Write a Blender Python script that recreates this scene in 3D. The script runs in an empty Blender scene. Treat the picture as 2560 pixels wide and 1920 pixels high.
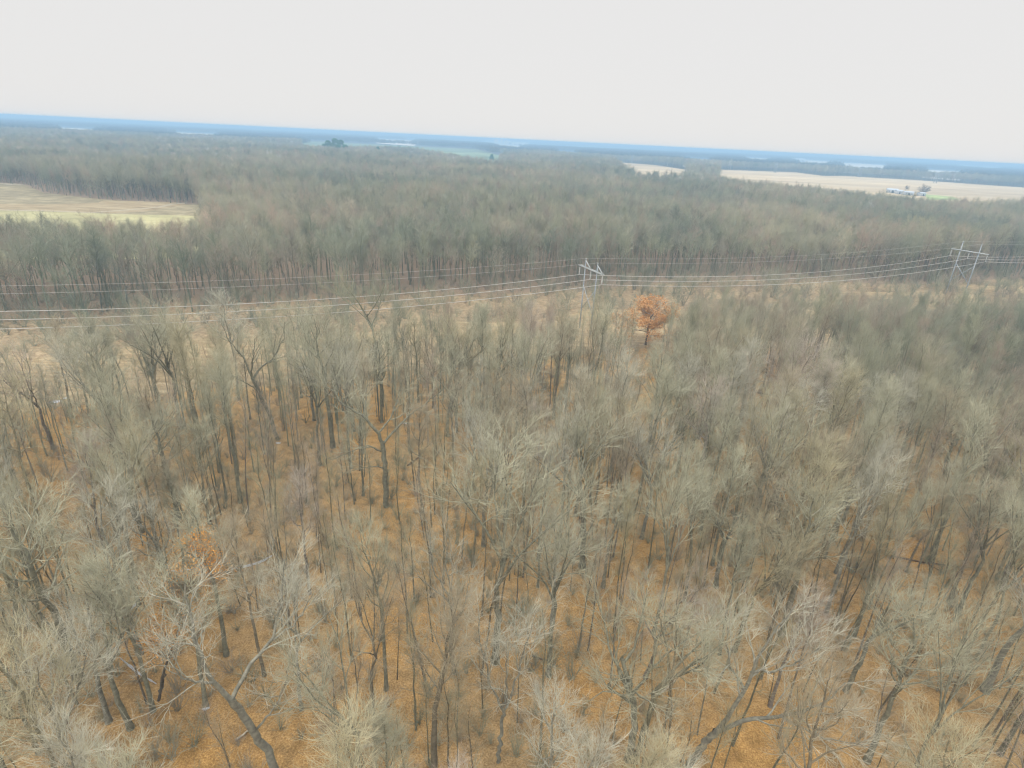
import bpy, math, random
import numpy as np
from mathutils import Matrix, Vector

# ------------------------------------------------------------------ camera
W, HH = 2560.0, 1920.0
HF = 83.0
CAMZ = 42.0
F = W / 2 / math.tan(math.radians(HF / 2))
ROLL = math.atan2(126, 2560)
PITCH = math.atan((960 - 348) * math.cos(ROLL) / F)
sc = bpy.context.scene
ZENITH = 3.2
COL = sc.collection
cd = bpy.data.cameras.new('camera')
cam = bpy.data.objects.new('camera', cd)
COL.objects.link(cam)
cd.sensor_width = 36
cd.sensor_fit = 'HORIZONTAL'
cd.angle = math.radians(HF)
cd.clip_start = 0.5
cd.clip_end = 120000
Yl = Vector((0, math.sin(PITCH), math.cos(PITCH)))
Fw = Vector((0, math.cos(PITCH), -math.sin(PITCH)))
Rt = Vector((1, 0, 0)) * math.cos(ROLL) + Yl * math.sin(ROLL)
Up = Vector((-1, 0, 0)) * math.sin(ROLL) + Yl * math.cos(ROLL)
m = Matrix((Rt, Up, -Fw)).transposed().to_4x4()
m.translation = Vector((0, 0, CAMZ))
cam.matrix_world = m
sc.camera = cam

# ------------------------------------------------------------------ sky, sun, exposure
sc.view_settings.view_transform = 'Standard'
sc.view_settings.look = 'None'
sc.view_settings.exposure = 0.0
sc.view_settings.gamma = 1.0
world = bpy.data.worlds.new('World')
sc.world = world
world.use_nodes = True
nt = world.node_tree
nt.nodes.clear()
wo = nt.nodes.new('ShaderNodeOutputWorld')
bg = nt.nodes.new('ShaderNodeBackground')
sky = nt.nodes.new('ShaderNodeTexSky')
sky.sky_type = 'NISHITA'
sky.sun_disc = False
sky.sun_elevation = math.radians(35)
sky.sun_rotation = math.radians(200)
mul = nt.nodes.new('ShaderNodeMix'); mul.data_type = 'RGBA'; mul.blend_type = 'MULTIPLY'
mul.inputs[0].default_value = 1.0
mul.inputs[7].default_value = (0.1, 0.1, 0.1, 1)
mixn = nt.nodes.new('ShaderNodeMix'); mixn.data_type = 'RGBA'
mixn.inputs[0].default_value = 0.97          # closed cloud deck over the clear sky
mixn.inputs[7].default_value = (0.825, 0.815, 0.805, 1)
nt.links.new(sky.outputs[0], mul.inputs[6])
nt.links.new(mul.outputs[2], mixn.inputs[6])
# an overcast sky is about three times as bright overhead as it is low down
tcw = nt.nodes.new('ShaderNodeTexCoord'); spx = nt.nodes.new('ShaderNodeSeparateXYZ'); mrw = nt.nodes.new('ShaderNodeMapRange')
mrw.interpolation_type = 'SMOOTHSTEP'
nt.links.new(tcw.outputs['Generated'], spx.inputs[0]); nt.links.new(spx.outputs[2], mrw.inputs[0])
mrw.inputs[1].default_value = 0.24; mrw.inputs[2].default_value = 0.9; mrw.inputs[3].default_value = 1.0; mrw.inputs[4].default_value = ZENITH
nt.links.new(mrw.outputs[0], bg.inputs[1])
nt.links.new(mixn.outputs[2], bg.inputs[0])
nt.links.new(bg.outputs[0], wo.inputs[0])
sd = bpy.data.lights.new('sun', 'SUN')
sd.energy = 1.2
sd.angle = math.radians(40)
sd.color = (1.0, 0.96, 0.9)
sun = bpy.data.objects.new('sun', sd)
COL.objects.link(sun)
az, el = math.radians(200), math.radians(35)
sdir = Vector((math.sin(az) * math.cos(el), math.cos(az) * math.cos(el), math.sin(el)))
sun.rotation_euler = sdir.to_track_quat('Z', 'Y').to_euler()
cy = sc.cycles
cy.max_bounces = 4
cy.diffuse_bounces = 2
cy.volume_bounces = 0
cy.glossy_bounces = 1
cy.transmission_bounces = 0
cy.use_denoising = True
cy.denoiser = 'OPENIMAGEDENOISE'
cy.denoising_prefilter = 'ACCURATE'
cy.filter_width = 1.2
cy.denoising_input_passes = 'RGB_ALBEDO_NORMAL'

# ------------------------------------------------------------------ pixel helpers (source pixels of a 2560x1920 frame)
def ray(x, y):
    v = Rt * (x - W / 2) + Up * (HH / 2 - y) + Fw * F
    return v.normalized()
def at(x, y, z=0.0):
    r = ray(x, y)
    t = (z - CAMZ) / r.z
    return (r.x * t, r.y * t)
def px(X, Y, Z=0.0):
    v = Vector((X, Y, Z - CAMZ))
    d = v.dot(Fw)
    return (W / 2 + F * v.dot(Rt) / d, HH / 2 - F * v.dot(Up) / d)
def height_to(x, y, px_, py_):
    r = ray(px_, py_)
    return CAMZ + r.z * math.hypot(x, y) / math.hypot(r.x, r.y)

# ------------------------------------------------------------------ materials
def material(name, rough=0.9):
    mt = bpy.data.materials.new(name)
    mt.use_nodes = True
    b = mt.node_tree.nodes['Principled BSDF']
    b.inputs['Roughness'].default_value = rough
    b.inputs['Specular IOR Level'].default_value = 0.15
    return mt, mt.node_tree, b
def N(t, typ, **kw):
    n = t.nodes.new(typ)
    for k, v in kw.items():
        setattr(n, k, v)
    return n
def ramp(t, stops, src):
    r = N(t, 'ShaderNodeValToRGB')
    e = r.color_ramp.elements
    e[0].position, e[0].color = stops[0][0], (*stops[0][1], 1)
    e[1].position, e[1].color = stops[-1][0], (*stops[-1][1], 1)
    for p, c in stops[1:-1]:
        q = e.new(p); q.color = (*c, 1)
    t.links.new(src, r.inputs[0])
    return r.outputs[0]
def noise(t, scale, detail=3, vec=None, rough=0.5):
    n = N(t, 'ShaderNodeTexNoise')
    n.inputs['Scale'].default_value = scale
    n.inputs['Detail'].default_value = detail
    n.inputs['Roughness'].default_value = rough
    if vec is None:
        vec = N(t, 'ShaderNodeNewGeometry').outputs['Position']
    t.links.new(vec, n.inputs['Vector'])
    return n.outputs['Fac']
def mix(t, a, b, fac, mode='MIX'):
    n = N(t, 'ShaderNodeMix', data_type='RGBA', blend_type=mode)
    for i, s in ((0, fac), (6, a), (7, b)):
        if isinstance(s, (int, float)):
            n.inputs[i].default_value = s
        elif isinstance(s, tuple):
            n.inputs[i].default_value = (*s, 1)
        else:
            t.links.new(s, n.inputs[i])
    return n.outputs[2]
def plain(name, c, rough=0.8, var=0.15, scale=3.0):
    mt, t, b = material(name, rough)
    f = noise(t, scale, 4)
    lo = tuple(v * (1 - var) for v in c); hi = tuple(min(1, v * (1 + var)) for v in c)
    t.links.new(ramp(t, [(0.3, lo), (0.7, hi)], f), b.inputs['Base Color'])
    return mt

TINTS = [('grey-green', (0.450, 0.435, 0.310)), ('pinkish grey', (0.490, 0.425, 0.345)),
         ('pale grey', (0.510, 0.490, 0.385)), ('brownish grey', (0.420, 0.365, 0.255)),
         ('yellowish grey', (0.480, 0.435, 0.285))]
def bark_near(name, gain, dark):
    mt, t, b = material(name)
    oi = N(t, 'ShaderNodeObjectInfo')
    tc = N(t, 'ShaderNodeTexCoord')
    f = noise(t, 3.0 if dark else 1.2, 4, tc.outputs['Object'])
    c = ramp(t, [(0.3, (0.62 * gain,) * 3), (0.72, (1.2 * gain,) * 3)], f)
    t.links.new(mix(t, oi.outputs['Color'], c, 1.0, 'MULTIPLY'), b.inputs['Base Color'])
    return mt
M_trunk = bark_near('trunk_bark', 0.5, True)
M_twig = bark_near('twig_bark', 1.04, False)
M_limb = bark_near('limb_bark', 0.68, True)
def bark_far(name, g):
    mt, t, b = material(name)
    oi = N(t, 'ShaderNodeObjectInfo')
    stops = [(0.0, (0.20, 0.21, 0.145)), (0.3, (0.34, 0.325, 0.22)), (0.55, (0.26, 0.265, 0.195)),
             (0.75, (0.36, 0.285, 0.215)), (0.9, (0.19, 0.19, 0.145)), (1.0, (0.46, 0.41, 0.29))]
    stops = [(p, tuple(v * g * 1.3 * w for v, w in zip(c, (.97, .98, 1.03)))) for p, c in stops]
    c = ramp(t, stops, oi.outputs['Random'])
    big = noise(t, 0.012, 3)
    c = mix(t, c, ramp(t, [(0.35, (0.72, 0.80, 0.80)), (0.65, (1.18, 1.12, 1.06))], big), 1.0, 'MULTIPLY')
    t.links.new(c, b.inputs['Base Color'])
    return mt
M_forest = bark_far('forest_bark', 1.0)
M_forest_trunk = bark_far('forest_trunk_bark', 0.72)
M_distant = bark_far('distant_wood_bark', 0.36)
M_white = plain('pale_bark', (0.62, 0.60, 0.54), var=0.2)
M_shrub = bark_far('shrub_twig', 0.9)

def mat_ground():
    mt, t, b = material('leaf_litter', 0.95)
    pos = N(t, 'ShaderNodeNewGeometry').outputs['Position']
    fine = noise(t, 7.0, 6, pos, 0.8)
    med = noise(t, 0.8, 5, pos, 0.65)
    big = noise(t, 0.055, 4, pos, 0.55)
    a = ramp(t, [(0.28, (0.110, 0.058, 0.018)), (0.45, (0.32, 0.180, 0.058)), (0.56, (0.465, 0.278, 0.098)), (0.74, (0.76, 0.53, 0.26))], fine)
    a2 = ramp(t, [(0.28, (0.130, 0.082, 0.034)), (0.45, (0.30, 0.195, 0.085)), (0.58, (0.42, 0.290, 0.145)), (0.76, (0.66, 0.52, 0.33))], fine)
    c = mix(t, a, a2, ramp(t, [(0.36, (0, 0, 0)), (0.56, (1, 1, 1))], big))
    patch_ = noise(t, 0.22, 5, pos, 0.7)
    c = mix(t, c, (0.10, 0.075, 0.04), ramp(t, [(0.55, (0, 0, 0)), (0.72, (0.6, 0.6, 0.6))], patch_))
    c = mix(t, c, ramp(t, [(0.28, (0.6, 0.6, 0.6)), (0.72, (1.3, 1.3, 1.3))], med), 1.0, 'MULTIPLY')
    # beyond the wood the land turns to dull brown-grey country
    ln = N(t, 'ShaderNodeVectorMath', operation='LENGTH')
    t.links.new(pos, ln.inputs[0])
    mr = N(t, 'ShaderNodeMapRange')
    mr.inputs[1].default_value = 500; mr.inputs[2].default_value = 1400
    t.links.new(ln.outputs['Value'], mr.inputs[0])
    country = ramp(t, [(0.35, (0.07, 0.065, 0.05)), (0.55, (0.12, 0.10, 0.07)), (0.66, (0.22, 0.20, 0.13)), (0.8, (0.4, 0.36, 0.26))], noise(t, 0.0016, 3, pos))
    mr2 = N(t, 'ShaderNodeMapRange')
    mr2.inputs[1].default_value = 120; mr2.inputs[2].default_value = 175
    t.links.new(ln.outputs['Value'], mr2.inputs[0])
    a3 = ramp(t, [(0.30, (0.12, 0.085, 0.05)), (0.5, (0.25, 0.185, 0.125)), (0.7, (0.38, 0.30, 0.22))], fine)
    c = mix(t, c, a3, mr2.outputs[0])
    c = mix(t, c, country, mr.outputs[0])
    t.links.new(c, b.inputs['Base Color'])
    bp = N(t, 'ShaderNodeBump'); bp.inputs['Strength'].default_value = 0.6; bp.inputs['Distance'].default_value = 0.1
    t.links.new(fine, bp.inputs['Height']); t.links.new(bp.outputs[0], b.inputs['Normal'])
    return mt
def mat_field(name, lo, mid, hi, s=0.35, big=0.03, streak=None):
    mt, t, b = material(name, 0.95)
    pos = N(t, 'ShaderNodeNewGeometry').outputs['Position']
    vec = pos
    if streak:
        mp = N(t, 'ShaderNodeMapping'); mp.inputs['Scale'].default_value = streak[:3]; mp.inputs['Rotation'].default_value = (0, 0, streak[3])
        t.links.new(pos, mp.inputs[0]); vec = mp.outputs[0]
    f = noise(t, s, 5, vec, 0.7)
    c = ramp(t, [(0.3, lo), (0.5, mid), (0.7, hi)], f)
    g = noise(t, big, 3, vec)
    c = mix(t, c, ramp(t, [(0.35, (0.75, 0.75, 0.75)), (0.65, (1.15, 1.15, 1.15))], g), 1.0, 'MULTIPLY')
    t.links.new(c, b.inputs['Base Color'])
    return mt

# ------------------------------------------------------------------ mesh helpers
def mesh_from(name, V, Fc, mats, midx=None, nsides=4, smooth=True):
    me = bpy.data.meshes.new(name)
    V = np.asarray(V, np.float32); Fc = np.asarray(Fc, np.int32)
    me.vertices.add(len(V)); me.vertices.foreach_set('co', V.ravel())
    k = Fc.shape[1]
    me.loops.add(Fc.size); me.loops.foreach_set('vertex_index', Fc.ravel())
    me.polygons.add(len(Fc)); me.polygons.foreach_set('loop_start', np.arange(0, Fc.size, k, dtype=np.int32))
    for mm in mats: me.materials.append(mm)
    if midx is not None: me.polygons.foreach_set('material_index', np.asarray(midx, np.int32))
    if smooth: me.polygons.foreach_set('use_smooth', np.ones(len(Fc), bool))
    me.update(calc_edges=True)
    return me
def tubes(P, R, S):
    """polylines P (n,k,3), radii R (n,k) -> verts, quads"""
    n, k, _ = P.shape
    T = np.empty_like(P)
    T[:, 1:-1] = P[:, 2:] - P[:, :-2]; T[:, 0] = P[:, 1] - P[:, 0]; T[:, -1] = P[:, -1] - P[:, -2]
    T /= np.linalg.norm(T, axis=2, keepdims=True) + 1e-9
    ref = np.where(np.abs(T[:, :1, 2:3]) > 0.8, np.array([1.0, 0, 0]), np.array([0, 0, 1.0]))
    A = np.cross(T, ref); A /= np.linalg.norm(A, axis=2, keepdims=True) + 1e-9
    B = np.cross(T, A)
    an = np.arange(S) * 2 * np.pi / S
    V = P[:, :, None, :] + R[:, :, None, None] * (np.cos(an)[None, None, :, None] * A[:, :, None, :] + np.sin(an)[None, None, :, None] * B[:, :, None, :])
    i = np.arange(n)[:, None, None]; j = np.arange(k - 1)[None, :, None]; s = np.arange(S)[None, None, :]
    a = (i * k + j) * S + s; b = (i * k + j) * S + (s + 1) % S
    Q = np.stack([a, b, b + S, a + S], -1).reshape(-1, 4)
    return V.reshape(-1, 3), Q
class MB:
    def __init__(s): s.V = []; s.Q = []; s.M = []; s.n = 0
    def add(s, V, Q, mi=0):
        s.V.append(np.asarray(V, float)); s.Q.append(np.asarray(Q) + s.n); s.M.append(np.full(len(Q), mi)); s.n += len(V)
    def box(s, c, d, rz=0.0, mi=0):
        x, y, z = d[0] / 2, d[1] / 2, d[2] / 2
        V = np.array([[-x, -y, -z], [x, -y, -z], [x, y, -z], [-x, y, -z], [-x, -y, z], [x, -y, z], [x, y, z], [-x, y, z]])
        ca, sa = math.cos(rz), math.sin(rz)
        V = V @ np.array([[ca, sa, 0], [-sa, ca, 0], [0, 0, 1]]) + np.array(c)
        s.add(V, [[0, 3, 2, 1], [4, 5, 6, 7], [0, 1, 5, 4], [1, 2, 6, 5], [2, 3, 7, 6], [3, 0, 4, 7]], mi)
    def tube(s, pts, rad, S=8, mi=0, cap=True):
        P = np.array(pts, float)[None]; R = np.broadcast_to(np.array(rad, float), (len(pts),))[None]
        V, Q = tubes(P, R, S); k = len(pts)
        if cap:
            V = np.vstack([V, P[0, :1], P[0, -1:]]); a = k * S
            Q = list(map(list, Q)) + [[(i + 1) % S, i, a, a] for i in range(0)]
            for i in range(0, S, 2):
                Q.append([a, (i + 2) % S, (i + 1) % S, i]); o = (k - 1) * S
                Q.append([a + 1, o + i, o + (i + 1) % S, o + (i + 2) % S])
        s.add(V, Q, mi)
    def mesh(s, name, mats, smooth=False):
        return mesh_from(name, np.vstack(s.V), np.vstack(s.Q), mats, np.concatenate(s.M), smooth=smooth)
def link(name, me, parent=None, loc=None):
    o = bpy.data.objects.new(name, me); COL.objects.link(o)
    if parent is not None: o.parent = parent
    if loc is not None: o.location = loc
    return o
def tag(o, label=None, cat=None, group=None, kind=None):
    if label: o['label'] = label
    if cat: o['category'] = cat
    if group: o['group'] = group
    if kind: o['kind'] = kind
    return o
def empty(name, loc, rz=0.0):
    o = bpy.data.objects.new(name, None); COL.objects.link(o)
    o.location = loc; o.rotation_euler = (0, 0, rz); o.empty_display_size = 0.5
    return o
def sheet(name, pts, z, mt, kind='structure', thick=0.0):
    me = bpy.data.meshes.new(name)
    me.from_pydata([(x, y, z) for x, y in pts], [], [list(range(len(pts)))])
    me.materials.append(mt)
    o = link(name, me)
    if me.polygons[0].normal.z < 0: me.flip_normals()
    o['kind'] = kind
    return o
def inside(poly, X, Y):
    X = np.asarray(X); Y = np.asarray(Y); r = np.zeros(X.shape, bool)
    n = len(poly)
    for i in range(n):
        x0, y0 = poly[i]; x1, y1 = poly[(i + 1) % n]
        if y0 == y1: continue
        c = ((y0 > Y) != (y1 > Y)) & (X < (x1 - x0) * (Y - y0) / (y1 - y0) + x0)
        r ^= c
    return r

# ------------------------------------------------------------------ the layout of the land
LO = np.array((17.0, 134.3)); LA = math.radians(23.3)
LD = np.array((math.cos(LA), math.sin(LA))); LN = np.array((-math.sin(LA), math.cos(LA)))
def lw(s, n, z=None):
    p = LO + LD * s + LN * n
    return (p[0], p[1]) if z is None else (p[0], p[1], z)
def near_edge(s): return np.interp(s, [-200, 10, 90, 150, 260], [-13, -14, -40, -42, -30])
def far_edge(s): return np.interp(s, [-200, 0, 80, 150, 260], [40, 39, 42, 20, 18])
S_ = np.linspace(-260, 420, 69)
rowan = [lw(s, float(near_edge(s)) + 1.2 * math.sin(s * .21)) for s in S_]
row_mid = [lw(s, 14 + 3 * math.sin(s * .13)) for s in S_]
row_far = [lw(s, float(far_edge(s)) - 1 + 1.5 * math.sin(s * .17)) for s in S_]
ROW = rowan + row_far[::-1]
CAN = 16.5
left_field = [at(*p) for p in ((-260, 650), (0, 655), (250, 650), (495, 645), (505, 580), (498, 512), (380, 506), (250, 498), (110, 482), (62, 463), (0, 460), (-260, 450))]
green_field = [at(752, 361, CAN), at(900, 366, CAN), at(1030, 371, CAN), at(1130, 383, CAN), at(1244, 399, CAN), at(1262, 392), at(1190, 373), at(960, 362), at(752, 352)]
tan_field = [at(1797, 432, CAN), at(1868, 452, CAN), at(2035, 463, CAN), at(2200, 478, CAN), at(2300, 492, CAN), at(2560, 501, CAN), at(2900, 520, CAN),
             at(2900, 487), at(2560, 469), at(2300, 451), at(2110, 440), at(2058, 440), at(1990, 431), at(1797, 424)]
tan_field_b = [at(1600, 432, CAN), at(1722, 433, CAN), at(1712, 424), at(1640, 413), at(1528, 405), at(1560, 412, CAN)]
pale_fields = [[at(2090, 406), at(2225, 413), at(2232, 421, CAN), at(2100, 415, CAN)], [at(1195, 350), at(1320, 362), at(1310, 368, CAN), at(1240, 362, CAN)],
               [at(1980, 398), at(2090, 404), at(2080, 408, CAN), at(1985, 403, CAN)], [at(848, 332), at(872, 333), at(872, 334.5), at(846, 333.5)],
               [at(2000, 408), at(2062, 413), at(2060, 419), at(1990, 418)]]
for a_, b_, w_ in (((1380, 377.5), (1460, 382), 2.2), ((1700, 396), (1790, 400), 2.0), ((2300, 424), (2420, 430), 2.5), ((2380, 412), (2520, 419), 1.8),
                   ((420, 330), (560, 336), 1.5), ((930, 346), (1050, 352), 1.4), ((130, 318), (260, 324), 1.4), ((1850, 393), (1940, 398), 1.4)):
    pale_fields.append([at(*a_), at(*b_), at(b_[0] - 15, b_[1] + w_ * 1.3, CAN), at(a_[0] + 10, a_[1] + w_ * 1.3, CAN)])
CLEAR = [ROW, left_field, green_field, tan_field, tan_field_b] + pale_fields
def blocked(X, Y):
    r = np.zeros(np.shape(X), bool)
    for p in CLEAR: r |= inside(p, X, Y)
    return r

# ground
rr = [0, 40, 90, 160, 300, 600, 1200, 2500, 5000, 10000, 20000, 40000]
GV, GF = [], []
ns = 48
for i, r in enumerate(rr):
    for k in range(ns):
        a = 2 * math.pi * k / ns
        GV.append((r * math.cos(a), r * math.sin(a), 0.0))
for i in range(len(rr) - 1):
    for k in range(ns):
        GF.append((i * ns + k, (i + 1) * ns + k, (i + 1) * ns + (k + 1) % ns, i * ns + (k + 1) % ns))
g = link('ground', mesh_from('ground', GV, GF, [mat_ground()], smooth=False)); g['kind'] = 'structure'
M_straw = mat_field('dry_grass', (0.17, 0.12, 0.065), (0.32, 0.24, 0.135), (0.46, 0.37, 0.23), 0.9, 0.08, (0.35, 1.0, 1, -LA))
M_brush = mat_field('brushy_grass', (0.16, 0.115, 0.065), (0.28, 0.21, 0.125), (0.41, 0.32, 0.20), 0.8, 0.06)
sheet('grass_strip', rowan + row_mid[::-1], 0.02, M_straw)
sheet('brushy_strip', row_mid + row_far[::-1], 0.02, M_brush)
M_olive = mat_field('olive_meadow', (0.19, 0.155, 0.09), (0.28, 0.235, 0.14), (0.40, 0.34, 0.21), 0.12, 0.01)
M_yellow = mat_field('yellow_green_grass', (0.28, 0.26, 0.14), (0.40, 0.37, 0.19), (0.50, 0.46, 0.26), 0.10, 0.012)
M_pink = mat_field('rusty_meadow', (0.21, 0.15, 0.085), (0.33, 0.26, 0.15), (0.45, 0.37, 0.23), 0.15, 0.012, (0.3, 1, 1, 0.6))
sheet('meadow', left_field, 0.03, M_olive)
sheet('yellow_field', [at(*p) for p in ((-260, 649), (0, 654), (250, 649), (494, 644), (503, 580), (500, 540), (300, 536), (180, 531), (0, 526), (-260, 515))], 0.08, M_yellow)
sheet('rusty_field', [at(*p) for p in ((-260, 513), (0, 524.5), (180, 529), (285, 533), (360, 529), (430, 518), (470, 512), (440, 506.5), (330, 503), (260, 501), (245, 507), (110, 512), (0, 510), (-260, 498))], 0.08, M_pink)
M_track = plain('gravel_track', (0.36, 0.31, 0.22), scale=0.5)
def strip(name, pts, w, z, mt):
    P = [Vector((*at(*p), 0)) for p in pts]
    L, R_ = [], []
    for i, p in enumerate(P):
        d = (P[min(i + 1, len(P) - 1)] - P[max(i - 1, 0)]).normalized(); n = Vector((-d.y, d.x, 0))
        L.append((p + n * w / 2)[:2]); R_.append((p - n * w / 2)[:2])
    return sheet(name, L + R_[::-1], z, mt)
strip('farm_track', [(-60, 527), (0, 525.5), (120, 528), (230, 532), (350, 523), (400, 518), (430, 511), (470, 508)], 3.0, 0.14, M_track)
strip('sandy_path', [(-40, 457), (0, 459), (20, 459.5), (42, 463)], 8.0, 0.14, M_track)
M_green = mat_field('winter_wheat', (0.12, 0.16, 0.07), (0.19, 0.24, 0.11), (0.30, 0.33, 0.18), 0.02, 0.004)
M_tan = mat_field('stubble_field', (0.38, 0.28, 0.155), (0.52, 0.40, 0.235), (0.62, 0.50, 0.32), 0.02, 0.006, (0.25, 1, 1, 0.5))
sheet('green_field', green_field, 0.1, M_green)
sheet('stubble_field', tan_field, 0.1, M_tan)
sheet('stubble_field', tan_field_b, 0.1, M_tan)
sheet('lawn', [at(2310, 486), at(2380, 492), at(2400, 500), at(2320, 500)], 0.3, mat_field('lawn_grass', (0.2, 0.26, 0.08), (0.3, 0.36, 0.12), (0.4, 0.45, 0.2), 0.05))
sheet('lawn', [at(1985, 408), at(2016, 410), at(2016, 419), at(1990, 418)], 0.6, M_green)
M_pale = plain('pale_farmland', (0.74, 0.64, 0.50), scale=0.005)
for k, p in enumerate(pale_fields[:4] + pale_fields[5:]):
    sheet('pale_field', p, 0.4, M_pale)

# ------------------------------------------------------------------ trees: growing the branches
ZH = np.array([0, 0, 1.0])
def walk(rng, p0, d0, L, K, up, wob):
    n = len(p0)
    P = np.empty((n, K, 3)); P[:, 0] = p0
    d = d0 / (np.linalg.norm(d0, axis=1, keepdims=True) + 1e-9)
    st = (L / (K - 1))[:, None]
    for k in range(1, K):
        d = d + rng.normal(0, wob, (n, 3)) + ZH * up
        d /= np.linalg.norm(d, axis=1, keepdims=True) + 1e-9
        P[:, k] = P[:, k - 1] + d * st
    return P
def sprout(rng, P, R, M, t0, t1, ang, L, K, up, wob, r0, r1, rfrac=0.7, shape=None):
    n, kp, _ = P.shape
    idx = np.repeat(np.arange(n), M)
    t = (np.tile(np.arange(M), n) + rng.random(n * M)) / M
    t = t0 + t * (t1 - t0)
    f = t * (kp - 1); i0 = np.minimum(f.astype(int), kp - 2); fr = (f - i0)[:, None]
    p0 = P[idx, i0] * (1 - fr) + P[idx, i0 + 1] * fr
    T = P[idx, i0 + 1] - P[idx, i0]; T /= np.linalg.norm(T, axis=1, keepdims=True) + 1e-9
    rp = R[idx, i0] * (1 - fr[:, 0]) + R[idx, i0 + 1] * fr[:, 0]
    ph = np.arange(n * M) * 2.39996 + rng.normal(0, .5, n * M)
    ref = np.where(np.abs(T[:, 2:3]) > 0.85, np.array([1.0, 0, 0]), ZH)
    A = np.cross(T, ref); A /= np.linalg.norm(A, axis=1, keepdims=True); B = np.cross(T, A)
    th = np.radians(rng.uniform(ang[0], ang[1], n * M))
    d = T * np.cos(th)[:, None] + (A * np.cos(ph)[:, None] + B * np.sin(ph)[:, None]) * np.sin(th)[:, None]
    LL = rng.uniform(L[0], L[1], n * M)
    if shape is not None: LL = LL * shape(t)
    Q = walk(rng, p0, d, LL, K, up, wob)
    ra = np.minimum(rp * rfrac, r0); ta = np.linspace(0, 1, K)[None]
    RR = ra[:, None] * (1 - ta) + np.minimum(r1, ra * .7)[:, None] * ta
    return Q, RR
def resample(pts, K):
    pts = np.array(pts, float); d = np.r_[0, np.cumsum(np.linalg.norm(np.diff(pts, axis=0), axis=1))]
    t = np.linspace(0, d[-1], K)
    return np.stack([np.interp(t, d, pts[:, i]) for i in range(3)], 1)

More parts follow.
